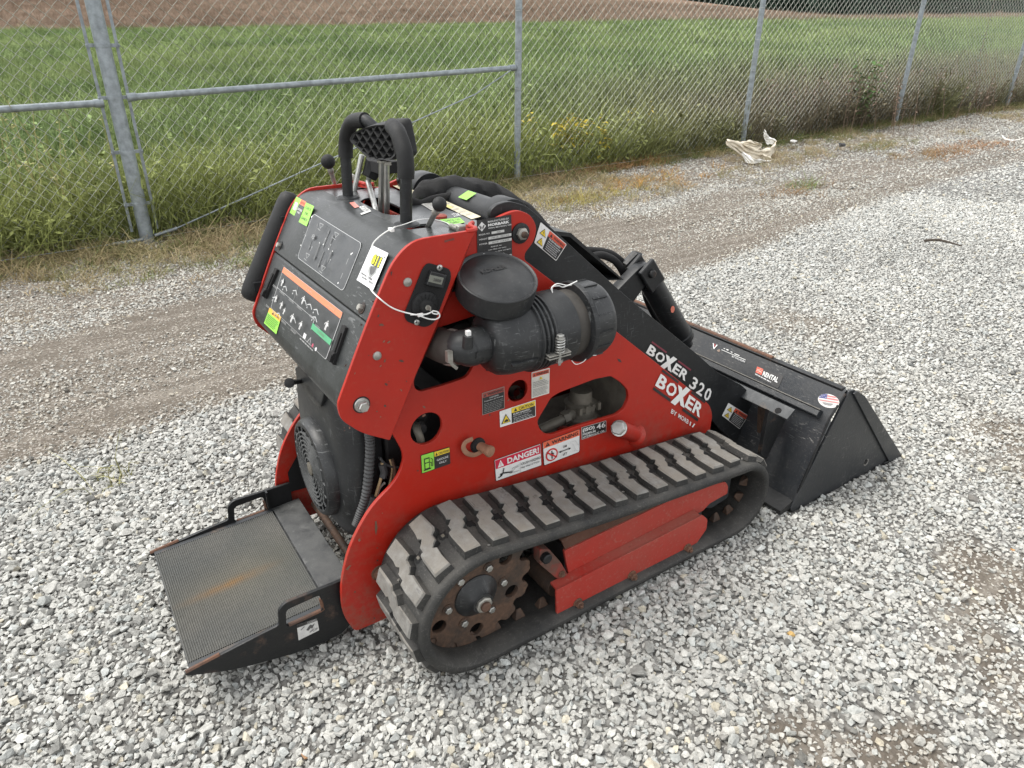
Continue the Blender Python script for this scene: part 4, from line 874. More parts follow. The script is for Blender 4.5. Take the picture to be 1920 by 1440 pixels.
# mounting spring bolt and strap
mp = A(1050, 652, yc-Rr-.008); up = Vector((0, 0, 1))
mb = MB().mat('zinc_dull'); mb.box(Vector(mp)+Vector((0, .012, -.012)), (.052, .030, .0025), Matrix.Rotation(.12, 3, 'X')); mb.box(Vector(mp)+Vector((0, .012, -.019)), (.052, .030, .0025)); mb.build('clamp_flange', cl, bevel=.0006)
mb = MB().mat('zinc'); mb.tube([Vector(mp)+Vector((0, 0, -.036)), Vector(mp)+Vector((0, 0, .022))], .0032, 10)
hel = [Vector(mp)+Vector((.0085*math.cos(a), .0085*math.sin(a), -.010+.027*a/(2*pi*5))) for a in np.linspace(0, 2*pi*5, 70)]; mb.tube(hel, .0017, 6)
mb.lathe(Vector(mp)+Vector((0, 0, .0185)), (0, 0, 1), [(.0095, 0), (.0095, .002), (.007, .0025)], 16); mb.lathe(Vector(mp)+Vector((0, 0, .020)), (0, 0, 1), [(.0075, 0), (.0075, .006), (.006, .007)], 6); mb.lathe(Vector(mp)+Vector((0, 0, -.030)), (0, 0, 1), [(.007, 0), (.007, .006)], 6); mb.build('spring_bolt', cl)
for z, pts in ((0, ((1036, 549), (1034, 540), (1045, 532), (1062, 535), (1072, 534))), (1, ((1036, 549), (1036, 538), (1048, 536), (1058, 538), (1082, 527)))):
    mb = MB().mat('white_wire'); mb.tube([A(u, v, yc-.02) for u, v in pts], .0011, 6, smooth=5); mb.build('safety_wire', cl)
mb = MB().mat('white_wire'); mb.tube([A(u, v, yc-.055) for u, v in ((1072, 676), (1080, 683), (1094, 678), (1104, 668), (1118, 666))], .0009, 6, smooth=5); mb.build('safety_wire', cl)
# elbow, hose and clamp
e0 = Vector(L0)+ax*.004; e1 = A(868, 651, yc+.004); e2 = A(846, 652, yc+.03); e3 = A(812, 640, yc+.10)
mb = MB().mat('black_plastic'); mb.tube([e0, Vector(L0)-ax*.020, A(880, 653, yc), e1, e2], [.037, .0365, .035, .033, .031], 20, smooth=4)
pp = A(878, 634, yc-.030); mb.tube([pp+np.array([0, .004, -.02]), pp+np.array([0, 0, .006])], .010, 14); mb.box(A(905, 663, yc-.034), (.030, .006, .012)); mb.mat('white_wire').box(pp+np.array([0, 0, .010]), (.008, .008, .009)); el = mb.build('elbow', cl)
mb = MB().mat('hose_grey'); mb.tube([A(858, 652, yc+.016), e2, A(830, 648, yc+.06), e3], .0335, 20, smooth=4); mb.build('intake_hose', cl)
dv = Vector(A(838, 650, yc+.03)-A(852, 652, yc+.03)).normalized(); mb = MB().mat('zinc_dull'); mb.lathe(A(850, 652, yc+.026), dv, [(.0345, 0), (.0355, .0005), (.0355, .010), (.0345, .0105)], 30); mb.box(A(842, 668, yc-.006), (.011, .010, .022)); mb.tube([A(843, 676, yc-.008), A(848, 684, yc-.008), A(857, 691, yc-.006)], .0018, 6, flat=2); mb.build('hose_clamp', cl)
# rain cap on its neck
cc = A(933, 519, yc+.013); axc = Vector((-.06, -.40, 1)).normalized()
mb = MB().mat('black_plastic'); mb.lathe(cc, axc, [(.030, -.10), (.030, -.052), (.060, -.052), (.069, -.050), (.0765, -.040), (.0770, -.010), (.0765, .001), (.0745, .0025), (.0725, .0018), (.0700, -.0015), (.05, .0035), (.028, .0065), (.026, .0058), (0, .0062)], 48)
rc = mb.build('rain_cap', cl)
u1 = Vector((1, 0, 0)); u1 = (u1-axc*u1.dot(axc)).normalized(); v1 = axc.cross(u1); cq = Vector(cc)+axc*.0068
c4 = [cq+u1*a+v1*b for a, b in ((-.028, .010), (.026, .010), (.026, .022), (-.028, .022))]
decal('cap_lettering', c4, [('t', 0, 0, 1, 1, 'KOHLER', (.008, .008, .008), .03)][0:0]+[('t', 0, 0, 1, 1, 'KOHLER', .03, (.008, .008, .008))], rc, lift=.0012)

# ---- loader arms
ARM = XZ([(917, 398), (930, 384), (955, 377), (985, 385), (1006, 402), (1060, 451), (1171, 553), (1307, 664), (1345, 698), (1390, 722), (1412, 742), (1420, 765), (1421, 800), (1416, 835), (1404, 852), (1385, 846), (1368, 822), (1345, 800), (1325, 775), (1300, 735), (1160, 640), (1000, 520), (930, 440)], -.212)
def arm(s):
    mb = MB().mat('black'); plate(mb, [fillet(ARM, .012, 5)], -.2125, -.2005, .001); a = MY(mb, s).build('loader_arm', loader)
    mb = MB().mat('black'); plate(mb, [circ(-.182, .888, .046, 36)], -.2005, -.150, .001); MY(mb, s).build('pivot_boss', a)
both(arm)
mb = MB().mat('black'); mb.tube([(-.182, -.16, .885), (-.182, .16, .885)], .037, 28)
for y in (.09, .05): mb.lathe((-.182, y, .885), (0, 1, 0), [(.037, 0), (.044, .003), (.044, .014), (.037, .017)], 28)
mb.build('pivot_tube', loader)
cmp_ = [XZ([(1030, 432)], -.199)[0], XZ([(1071, 437)], -.199)[0], XZ([(1170, 525)], -.199)[0], XZ([(1142, 526)], -.199)[0]]
mb = MB().mat('black'); o_ = [(x, z) for x, z in cmp_]; i_ = [(o_[3][0]-.004, o_[3][1]+.003), (o_[2][0]-.011, o_[2][1]+.004), (o_[1][0]-.003, o_[1][1]-.008), (o_[0][0]+.002, o_[0][1]-.009)]
extrude_y(mb, o_+i_, -.1985, .1985, True, False); n = len(mb.v)
for y in (-.1985, .1985):
    k = 0 if y < 0 else 8
    for i in range(3): q = (k+i, k+i+1, k+6-i, k+7-i); mb.face(q if y < 0 else q[::-1])
mb.build('cross_member', loader, smooth=0)
# tilt cylinder with its clevis and hoses
ctop, cbot = A(1207, 508, -.02), A(1322, 705, -.02); dcy = Vector(cbot-ctop).normalized()
mb = MB().mat('black'); mb.lathe(np.array(Vector(ctop)+dcy*.045), dcy, [(.030, 0), (.033, .004), (.033, .24), (.036, .243), (.036, .262), (.020, .264), (.019, .30)], 28); cyl = mb.build('tilt_cylinder', loader)
mb = MB().mat('black'); R = Matrix((dcy, Vector((0, 1, 0)), dcy.cross(Vector((0, 1, 0))))).transposed()
for y in (-.044, .004): mb.box(Vector((ctop[0], y, ctop[2]))+dcy*.012, (.085, .014, .058), R)
mb.mat('rusty_black').tube([(ctop[0], -.060, ctop[2]), (ctop[0], .02, ctop[2])], .013, 6); mb.build('clevis', cyl, bevel=.004)
mb = MB().mat('black'); b0 = A(1150, 545, -.02); bx = Vector(b0-ctop)
plate(mb, [fillet([(ctop[0]+.012, ctop[2]+.025), (ctop[0]+.02, ctop[2]-.012), (b0[0]+.03, b0[2]-.075), (b0[0]-.03, b0[2]-.015), (ctop[0]-.03, ctop[2]+.02)], .012)], -.036, -.004, .002); mb.build('cylinder_bracket', loader)
def hose(pts, r, name='hydraulic_hose', mat='sleeve', parent=loader, seg=12):
    mb = MB().mat(mat); mb.tube(pts, r, seg, smooth=7)
    if name == 'hose_bundle':                        # woven sleeve: wrinkled, never round
        rr = random.Random(4); n = len(mb.v)//seg; ph = [rr.uniform(0, 6.3) for _ in range(6)]
        for i in range(n):
            c = sum((Vector(mb.v[i*seg+k]) for k in range(seg)), Vector())/seg
            for k in range(seg):
                a = 2*pi*k/seg; f = 1+.055*math.sin(a*3+i*.55+ph[0])+.045*math.sin(i*1.3+ph[1]+a)+.04*math.sin(a*5-i*.9+ph[2])+rr.uniform(-.02, .02); mb.v[i*seg+k] = xform(c+(Vector(mb.v[i*seg+k])-c)*f)
    return mb.build(name, parent)
hose([A(u, v, .05) for u, v in ((1085, 470), (1112, 470), (1145, 476), (1170, 495), (1180, 515))], .0105)
hose([A(u, v, .03) for u, v in ((1100, 486), (1125, 478), (1150, 487), (1164, 503), (1172, 520))], .0105)
mb = MB().mat('rusty_black'); mb.tube([A(1172, 500, .03), A(1192, 480, .03), A(1201, 484, .02)], [.016, .018, .014], 8); mb.build('hose_fitting', loader)
hose([A(1205, 520, .055), A(1212, 560, .055), A(1232, 600, .055), A(1262, 640, .055)], .009)
hose([A(u, v, .06) for u, v in ((778, 388), (792, 374), (812, 364), (852, 361), (900, 365), (940, 378), (985, 405), (1020, 432))], [.021, .028, .034, .036, .035, .032, .028, .021], 'hose_bundle', 'sleeve', seg=18)
for r, (pt) in ((.010, ((770, 378), (790, 383), (815, 374), (850, 368))), (.010, ((776, 392), (800, 386), (840, 378)))): hose([A(u, v, .01) for u, v in pt], r)

# ---- quick attach plate and bucket
YB = .455
BK = XZ([(1587, 737), (1558, 787), (1484, 961)], -YB)
lipX, lipZ = BK[0]; ledX, ledZ = BK[1]; botX = BK[2][0]
prof = [(lipX+.012, lipZ+.004), (lipX, lipZ-.002), (ledX+.004, ledZ+.010), (ledX-.010, ledZ-.01), (botX, .012), (botX+.012, .002), (1.165, .002), (1.19, .0)]
inn = [(1.19, .006), (botX+.02, .012), (botX+.012, .02), (ledX+.0, ledZ-.01), (ledX+.014, ledZ+.008), (lipX+.011, lipZ-.008), (lipX+.016, lipZ-.004)]
mb = MB().mat('bucket_black'); extrude_y(mb, prof+inn, -YB+.006, YB-.006, True, False); bucket = mb.build('bucket', loader, smooth=25)
mb = MB().mat('rusty_black'); mb.box((lipX+.011, 0, lipZ+.001), (.020, 2*YB-.03, .011)); mb.build('bucket_rim', bucket, bevel=.002)
mb = MB().mat('rust_light'); mb.tube([(lipX+.013, .45, lipZ+.004), (lipX+.013, -.20, lipZ+.0045)], .0085, 8); mb.build('rust_edge', bucket)
SP = XZ([(1593, 733), (1603, 731), (1618, 741), (1690, 856), (1683, 866), (1664, 873), (1487, 962), (1482, 955)], -YB)
hh = A(1622, 869, -YB)
def bside(s):
    mb = MB().mat('bucket_black'); plate(mb, [fillet(SP, .006)]+[circ(*A(1625, 866, -YB)[[0, 2]], .013, 18)][:0], -YB, -YB+.0075, .001); o = MY(mb, s).build('bucket_side', bucket)
    st = XZ([(1597, 737), (1604, 732), (1618, 741), (1690, 856), (1666, 868)], -YB)
    mb = MB().mat('bucket_black'); plate(mb, [fillet(st, .005)], -YB-.007, -YB-.0003, .001); MY(mb, s).build('side_cutter', o)
    mb = MB().mat('rusty_black'); mb.tube([(BK[0][0]+.002, -YB+.004, BK[0][1]-.004), (ledX-.002, -YB+.004, ledZ), (botX, -YB+.004, .014)], .0040, 6); MY(mb, s).build('weld_bead', o)
    pq = A(1624, 867, -YB-.0004); mb = MB().mat('lug_dust'); mb.lathe(pq, (0, -1, 0), [(.0125, 0), (.0125, .0004)], 18); mb.mat('dark_void').lathe(pq+np.array([-.003, 0, .003]), (0, -1, 0), [(.009, 0), (.009, .0009)], 16); MY(mb, s).build('lift_hole', o)
both(bside)
l0 = [(ledX+.004, ledZ+.010), (ledX-.012, ledZ+.016), (ledX-.022, ledZ+.004), (ledX-.010, ledZ-.008)]
mb = MB().mat('bucket_black'); extrude_y(mb, l0, -YB+.03, YB-.03, True, True); o = mb.build('stiffener_ledge', bucket, smooth=0, bevel=.002)
mb = MB().mat('lug_dust'); mb.box((ledX-.002, 0, ledZ+.0165), (.010, 2*YB-.07, .0015), Matrix.Rotation(.4, 3, 'Y')); mb.build('dust_line', o)
mb = MB().mat('rusty_black'); mb.box((1.135, 0, .005), (.10, 2*YB+.012, .012)); mb.build('cutting_edge', bucket, bevel=.002)
mb = MB().mat('rusty_black'); extrude_y(mb, [(botX-.050, .022), (botX+.004, .040), (botX+.004, .016), (botX-.046, .010)], -YB+.004, YB-.004, True, True); mb.build('wear_angle', bucket, bevel=.001)
# attach plate just under the ledge, with the hitch ribs below it
qt, qb = (.664, .291), (.634, .268)
mb = MB().mat('plate_grey'); extrude_y(mb, [qt, qb, (qb[0]+.005, qb[1]-.006), (qt[0]+.005, qt[1]-.006)], -.375, .375, True, True); qo = mb.build('attach_plate', loader, smooth=0, bevel=.001)
nq = Vector((-(qt[1]-qb[1]), 0, qt[0]-qb[0])).normalized(); pc = AP(1459, 770, qb, qt); mb = MB().mat('dark_void'); mb.lathe(pc+np.array(nq)*.0006, nq, [(.0095, 0), (.0095, .0005)], 18); mb.build('plate_hole', qo)
for yy, pts, mt, th2 in ((-.352, ((1442, 769), (1473, 788), (1437, 862), (1426, 853)), 'rusty_black', .012), (-.275, ((1427, 757), (1462, 780), (1433, 852), (1424, 846)), 'rust', .012)):
    for sg in (1, -1):
        mb = MB().mat(mt); L_ = [A(u, v, yy) for u, v in pts]; plate(mb, [[(q[0], q[2]) for q in L_]], yy, yy+th2, .001); MY(mb, sg).build('hitch_rib', loader, smooth=0)
mb = MB().mat('engine_dark'); mb.box((.52, 0, .14), (.02, .36, .16)); mb.box((.60, 0, .18), (.16, .30, .03)); mb.build('hitch_frame', loader)

# ---- rubber tracks
RC, RRo, FC, FRo = (-.400, .163), .151, (.390, .1255), .1125
def belt_path(dr, n=40):
    """closed loop (x, z, nx, nz, s) offset dr from the outer belt surface"""
    r1, r2 = RRo+dr, FRo+dr; dx, dz = FC[0]-RC[0], FC[1]-RC[1]; D = math.hypot(dx, dz); base = math.atan2(dz, dx); al = math.acos((r1-r2)/D)
    pts = []
    top, bot = base+al, base-al
    for i in range(25): a = top-(0)+ (2*pi-2*al)*i/24; pts.append((RC[0]+r1*math.cos(a), RC[1]+r1*math.sin(a), math.cos(a), math.sin(a)))   # round the rear, top to bottom
    a = bot
    for i in range(1, 30): u = i/30; pts.append((RC[0]+r1*math.cos(a)+(FC[0]+r2*math.cos(a)-RC[0]-r1*math.cos(a))*u, RC[1]+r1*math.sin(a)+(FC[1]+r2*math.sin(a)-RC[1]-r1*math.sin(a))*u, math.cos(a), math.sin(a)))
    for i in range(25): a = bot+(2*al)*i/24; pts.append((FC[0]+r2*math.cos(a), FC[1]+r2*math.sin(a), math.cos(a), math.sin(a)))
    a = top
    for i in range(1, 30):
        u = i/30; sag = -.006*math.sin(pi*u); pts.append((FC[0]+r2*math.cos(a)+(RC[0]+r1*math.cos(a)-FC[0]-r2*math.cos(a))*u, FC[1]+r2*math.sin(a)+(RC[1]+r1*math.sin(a)-FC[1]-r2*math.sin(a))*u+sag, math.cos(a), math.sin(a)))
    return pts
BP = belt_path(0.0)
def arclen(P):
    s = [0]
    for i in range(len(P)): a, b = P[i], P[(i+1) % len(P)]; s.append(s[-1]+math.hypot(b[0]-a[0], b[1]-a[1]))
    return s
BS = arclen(BP); BLEN = BS[-1]
def at_s(s):
    s %= BLEN; i = int(np.searchsorted(BS, s, 'right'))-1; i = min(i, len(BP)-1); a, b = BP[i], BP[(i+1) % len(BP)]; u = (s-BS[i])/max(BS[i+1]-BS[i], 1e-9)
    nx, nz = a[2]*(1-u)+b[2]*u, a[3]*(1-u)+b[3]*u; L = math.hypot(nx, nz); return a[0]*(1-u)+b[0]*u, a[1]*(1-u)+b[1]*u, nx/L, nz/L
YTI = -.243; YT = -.449
def track(s):
    mb = MB().mat('rubber'); cs = [(YT+.006, -.022), (YT+.001, -.018), (YT, -.008), (YT+.006, -.001), (YT+.012, 0.), (YTI-.012, 0.), (YTI, -.004), (YTI, -.02), (YTI-.004, -.024), (YT+.06, -.022), (YT+.052, -.027), (YT+.02, -.027)]
    n = len(BP); m = len(cs)
    for x, z, nx, nz in BP:
        for y, h in cs: mb.v.append((x+nx*h, y, z+nz*h))
    for i in range(n):
        for j in range(m): a = i*m+j; b = i*m+(j+1) % m; c = ((i+1) % n)*m; mb.face((a, c+j, c+(j+1) % m, b))
    tr = MY(mb, s).build('rubber_track', loader, smooth=50)
    return tr
TR = {s: track(s) for s in (1, -1)}
NL = 37; PITCH_L = BLEN/NL
# one tread lug: two offset blocks with a stepped waist (local: x along travel, y across, z out)
def lug_mesh(var):
    r = random.Random(var); hw_, j = .0182, lambda a=.0016: r.uniform(-a, a)
    sh = .0115
    L = [(-hw_-sh, -.086), (hw_-sh, -.086), (hw_-sh, -.050), (hw_-sh+.002, -.028), (hw_-sh-.004, -.020), (hw_-sh+.003, -.012), (hw_-.002, -.008), (hw_, .008), (hw_+sh-.002, .012), (hw_+sh, .024), (hw_+sh, .081), (-hw_+sh, .081), (-hw_+sh, .042), (-hw_+sh-.003, .026), (-hw_+sh+.003, .018), (-hw_+sh-.004, .010), (-hw_+.002, .006), (-hw_, -.010), (-hw_-sh+.002, -.014), (-hw_-sh, -.030)]
    L = [(a+j(), b+j()) for a, b in L]; n = len(L); mb = MB().mat('rubber'); h = .0160
    cxy = lambda a, b, k, e: (a*k+(0), b+(e if b < 0 else -e)*(1 if abs(b) > .07 else 0))
    mb.v += [(a*1.12, b, -.002) for a, b in L]+[(a, b+(.003 if b < -.08 else (-.003 if b > .07 else 0)), h-.003) for a, b in L]+[(a*.87, b+(.006 if b < -.08 else (-.006 if b > .07 else 0)), h+j()) for a, b in L]
    for i in range(n): k = (i+1) % n; mb.face((i, k, n+k, n+i))
    mb.mat('lug_dust')
    for i in range(n): k = (i+1) % n; mb.face((n+i, n+k, 2*n+k, 2*n+i))
    mb.face(range(2*n, 3*n)); return mb
LUG = [lug_mesh(i).build('tread_lug', None, smooth=25) for i in range(7)]
lug_y = -.346
def lug_matrix(s, side):
    x, z, nx, nz = at_s(s); t_ = Vector((nz, 0, -nx)); nn = Vector((nx, 0, nz)); y = Vector((0, 1, 0))
    # travel axis x (forward on the top run), y across, z outward
    M = Matrix((t_, nn.cross(t_), nn)).transposed().to_4x4(); M.translation = Vector((x, lug_y*side, z)); return M
first = list(LUG)
for side in (1, -1):
    for k in range(NL):
        M = lug_matrix((k+.35)*PITCH_L, side)
        if side < 0: M = M @ Matrix.Scale(-1, 4, (0, 1, 0))
        if side > 0 and k < 7: o = LUG[k]; o.parent = TR[1]; o.matrix_local = M
        else: copy_to(LUG[(k*3) % 7], TR[side], M)
# drive holes between the lugs
mb = MB().mat('dark_void'); plate3(mb, [[(-.010, -.004), (-.006, -.010), (.001, -.008), (.006, -.013), (.010, -.006), (.008, .004), (.011, .010), (.003, .009), (-.003, .013), (-.008, .006)]], (0, 0, 0), (1, 0, 0), (0, 1, 0), .0024, .0006); HOLE = mb.build('drive_slot', TR[1]); mb = MB().mat('filter_grey'); mb.box((0, 0, .0012), (.007, .009, .0035)); TOOTH = mb.build('link_tooth', TR[1], bevel=.0012); tooth_n = 0
for k in range(NL):
    x, z, nx, nz = at_s((k+.85)*PITCH_L)
    M = lug_matrix((k+.85)*PITCH_L, 1); M.translation = M.translation+Vector((0, .002, 0))
    if k == 0: HOLE.matrix_local = M
    else: copy_to(HOLE, TR[1], M)
    if x < -.44 and z > .10:
        if tooth_n == 0: TOOTH.matrix_local = M
        else: copy_to(TOOTH, TR[1], M)
        tooth_n += 1
# guide lugs inside
mb = MB().mat('rust'); mb.raw([(-.014, -.010, 0), (.014, -.010, 0), (.014, .010, 0), (-.014, .010, 0), (-.008, -.005, .018), (.008, -.005, .018), (.008, .005, .018), (-.008, .005, .018), (-.005, 0, .025), (.005, 0, .025)], [(0, 1, 5, 4), (1, 2, 6, 5), (2, 3, 7, 6), (3, 0, 4, 7), (4, 5, 9, 8), (6, 7, 8, 9), (5, 6, 9), (7, 4, 8)])
GL = mb.build('guide_lug', TR[1], bevel=.002); cnt = 0
for k in range(NL):
    for yy in (-.385,):
        x, z, nx, nz = at_s((k+.35)*PITCH_L); t_ = Vector((nz, 0, -nx)); nn = Vector((-nx, 0, -nz)); M = Matrix((t_, nn.cross(t_), nn)).transposed().to_4x4(); M.translation = Vector((x-nx*.024, yy, z-nz*.024))
        if cnt == 0: GL.matrix_local = M
        else: copy_to(GL, TR[1], M)
        cnt += 1
rs_ = random.Random(12)                             # stones caught between the lugs
for k in range(26):
    s_ = (rs_.randint(0, NL-1)+.85+rs_.uniform(-.12, .12))*PITCH_L; x, z, nx, nz = at_s(s_)
    if nz < -.2: continue
    me = STONES.objects[k % 12].data.copy(); me.materials.clear(); me.materials.append(MATS['lug_dust']); o = bpy.data.objects.new('caught_stone', me); COL.objects.link(o); o.parent = TR[1]; d_ = rs_.uniform(.006, .011)
    o.location = (x+nx*.002, rs_.uniform(-.43, -.26), z+nz*.002); o.scale = (d_, d_, d_*.8); o.rotation_euler = (rs_.random()*6, rs_.random()*6, rs_.random()*6)
# ---- sprocket, idler, rollers, track frame
def sprocket(s):
    ys = -.395; SC = (-.396, .168); mb = MB().mat('sprocket_rust'); n = 13; out = []
    for k in range(n):
        a0 = 2*pi*k/n+.1
        for da, r in ((0, .139), (.09, .141), (.15, .135), (.20, .122), (.26, .119), (.32, .122), (.37, .135), (.43, .140)): out.append((SC[0]+r*math.cos(a0+da*2*pi/n/.483), SC[1]+r*math.sin(a0+da*2*pi/n/.483)))
    hs = [circ(SC[0]+.098*math.cos(math.radians(a)), SC[1]+.098*math.sin(math.radians(a)), .0165, 20) for a in (40, -22, -90, -155, 155, 98)]
    plate(mb, [out]+hs, ys, ys+.012, .0012); o = MY(mb, s).build('drive_sprocket', loader)
    mb = MB().mat('black_plastic'); mb.lathe((SC[0], ys, SC[1]), (0, -1, 0), [(.051, 0), (.051, .003), (.047, .007), (.034, .016), (.026, .024), (.0235, .030), (.020, .031)], 32); mb.mat('zinc_dull').lathe((SC[0], ys, SC[1]), (0, -1, 0), [(.0190, .030), (.0190, .036), (.016, .038)], 8); mb.mat('rust_light').lathe((SC[0], ys, SC[1]), (0, -1, 0), [(.0115, .037), (.0115, .043), (.009, .045)], 14); h = MY(mb, s).build('hub', o)
    for k in range(6):
        a = 2*pi*k/6+.05; mb = MB().mat('rust'); p = (SC[0]+.0680*math.cos(a), ys, SC[1]+.0680*math.sin(a)); mb.lathe(p, (0, -1, 0), [(.0125, 0), (.0125, .0018), (.009, .002)], 18); mb.mat('zinc'); mb.lathe(p, (0, -1, 0), [(.0085, .0018), (.0085, .007), (.0068, .0085), (0, .0087)], 6); MY(mb, s).build('lug_bolt', o)
both(sprocket)
def idler(s):
    mb = MB().mat('rust'); c = (FC[0], -.31, FC[1]); mb.lathe(c, (0, -1, 0), [(.03, -.02), (.078, -.02), (.084, -.014), (.084, .012), (.078, .018), (.05, .02), (.046, .006), (.026, .006), (.026, .03), (.014, .034), (0, .034)], 36); o = MY(mb, s).build('idler_wheel', loader)
    mb = MB().mat('plate_grey'); plate(mb, [fillet([(.31, .165), (.33, .195), (.40, .198), (.425, .18), (.425, .085), (.36, .075), (.31, .10)], .01)], -.378, -.368, .001); MY(mb, s).build('idler_guard', loader)
    for k, x in enumerate((-.16, -.02, .12, .25)):
        mb = MB().mat('rust'); mb.lathe((x, -.33, .064), (0, -1, 0), [(.01, -.05), (.031, -.05), (.033, -.045), (.033, .045), (.031, .05), (.012, .052)], 22); MY(mb, s).build('track_roller', loader)
both(idler)
YR, YG = -.402, -.430
def frame(s):
    up = XZ([(1062, 1032), (1225, 952), (1334, 910), (1350, 906), (1363, 908), (1363, 926), (1318, 948), (1316, 960), (1067, 1080)], YR)
    up = [(-.168, .186, .006), (.20, .1945, 0), (.30, .188, .012), (.335, .178, .008), (.372, .172, .014), (.385, .150, .006), (.386, .128, .004), (.318, .122, .006), (.296, .108, .0), (-.150, .104, .004)]
    mb = MB().mat('red_low'); plate(mb, [fillet(up, .004)], YR, YR+.008, .001); o = MY(mb, s).build('track_frame', loader)
    mb = MB().mat('frame_dirt'); tp = [(YR+.001, .1895), (YR+.016, .205), (YR+.075, .2075), (YR+.075, .2035), (YR+.018, .201), (YR+.004, .1855)]
    n = len(mb.v); xs = [-.165, .20, .315]
    for x in xs: mb.v += [(x-.03*(y-YR)/.08*(1 if x < 0 else -1)*0, y, z+(.008 if x == .2 else 0)+(-.004 if x > .3 else 0)) for y, z in tp]
    for i in range(2):
        for j in range(6): a = n+i*6+j; b = n+i*6+(j+1) % 6; mb.face((a, b, b+6, a+6))
    mb.face(range(n, n+6)); mb.face([n+12+j for j in range(6)][::-1]); MY(mb, s).build('frame_cover', o)
    gd = XZ([(1043, 1108), (1318, 966), (1327, 974), (1325, 992), (1296, 1034), (1278, 1038), (1052, 1155), (1044, 1152)], YG)
    mb = MB().mat('red_low'); plate(mb, [fillet(gd, .006)], YG, YG+.006, .0012)
    n = len(mb.v); a, b = gd[0], gd[1]; mb.v += [(a[0]+.004, YG+.004, a[1]-.001), (b[0]-.004, YG+.004, b[1]-.001), (b[0]-.006, YR-.0005, b[1]+.003), (a[0]+.004, YR-.0005, a[1]+.003), (a[0]+.004, YG+.004, a[1]-.006), (b[0]-.004, YG+.004, b[1]-.006), (b[0]-.006, YR-.0005, b[1]-.003), (a[0]+.004, YR-.0005, a[1]-.003)]
    for f in ((0, 1, 2, 3), (7, 6, 5, 4), (0, 4, 5, 1), (1, 5, 6, 2), (3, 2, 6, 7), (0, 3, 7, 4)): mb.face([n+i for i in f])
    g = MY(mb, s).build('roller_guard', o)
    for u, v in ((1083, 1130), (1184, 1078), (1288, 1027)):
        mb = MB().mat('rust_light'); p = A(u, v, YG); mb.lathe(p, (0, -1, 0), [(.013, 0), (.013, .002), (.0105, .003)], 18); mb.lathe(p, (0, -1, 0), [(.0105, .002), (.0105, .010), (.0085, .012)], 6); mb.lathe(p, (0, -1, 0), [(.005, .011), (.005, .017), (0, .018)], 10); MY(mb, s).build('guard_bolt', o)
    mb = MB().mat('rusty_red'); pk = XZ([(1012, 1030), (1030, 1030), (1052, 1055), (1065, 1078), (1058, 1092), (1040, 1082), (1012, 1058)], YR-.004)
    plate(mb, [fillet(pk, .006)], YR-.004, YR+.02, .001); MY(mb, s).build('frame_end', o)
    mb = MB().mat('rusty_black'); p = A(1025, 1047, YR-.012); mb.lathe(p, (0, -1, 0), [(.0125, -.02), (.0125, .004), (.010, .006), (0, .0062)], 20); mb.mat('rust_light').bolt(A(1053, 1076, YR-.0045), (0, -1, 0), .006, .006); MY(mb, s).build('tension_bolt', o)
    mb = MB().mat('engine_dark'); mb.box((.07, -.33, .135), (.46, .13, .10)); MY(mb, s).build('frame_beam', o)
both(frame)
# ---- operator platform
ZP = lambda x: .108+(x+.93)*(.013/.28)
mb = MB().mat('deck'); mb.raw([(-.938, -.205, ZP(-.938)-.004), (-.582, -.205, ZP(-.592)-.004), (-.582, .205, ZP(-.592)-.004), (-.938, .205, ZP(-.938)-.004)]+[(-.938, -.205, ZP(-.938)-.010), (-.592, -.205, ZP(-.592)-.010), (-.592, .205, ZP(-.592)-.010), (-.938, .205, ZP(-.938)-.010)], [(0, 1, 2, 3), (7, 6, 5, 4), (0, 4, 5, 1), (1, 5, 6, 2), (2, 6, 7, 3), (3, 7, 4, 0)])
plat = mb.build('platform', loader, smooth=0)
mm = bpy.data.materials.new('ribbed_mat'); t, b = nodes(mm); P = geo(t).outputs['Position']
n1 = noise(t, 7, 6, .6, vec=P); n2 = noise(t, 120, 4, .6, vec=P)
c = mixc(t, ramp(t, n1, .35, .7), (.088, .091, .087), (.124, .120, .108)); c = mixc(t, ramp(t, n2, .5, .7, 0, .6), c, (.07, .07, .066))
sx = t.nodes.new('ShaderNodeSeparateXYZ'); t.links.new(P, sx.inputs[0])
def gauss_band(cx, cy, wx, wy, ang):
    mp = t.nodes.new('ShaderNodeMapping'); mp.vector_type = 'TEXTURE'; mp.inputs['Location'].default_value = (cx, cy, 0); mp.inputs['Rotation'].default_value = (0, 0, ang); mp.inputs['Scale'].default_value = (wx, wy, 10); t.links.new(P, mp.inputs[0])
    g_ = t.nodes.new('ShaderNodeTexGradient'); g_.gradient_type = 'QUADRATIC_SPHERE'; t.links.new(mp.outputs[0], g_.inputs[0]); return g_.outputs['Fac']
k0 = AZ(470, 1072, .125); k1 = AZ(410, 1100, .12)
st = mul(t, gauss_band((k0[0]+k1[0])/2-.01, (k0[1]+k1[1])/2, .15, .026, math.atan2(k0[1]-k1[1], k0[0]-k1[0])), ramp(t, noise(t, 40, 4, .6, vec=P), .2, .6, .5, 1.3))
c = mixc(t, mul(t, st, 0.95), c, (.20, .110, .045))
st2 = gauss_band(-.80, .0, .42, .14, .12); c = mixc(t, mul(t, st2, .28), c, (.17, .145, .095))
t.links.new(c, b.inputs['Base Color']); b.inputs['Roughness'].default_value = .85; b.inputs['Specular IOR Level'].default_value = .25; bump(t, b, n2, .3, .001); MATS['ribbed_mat'] = mm
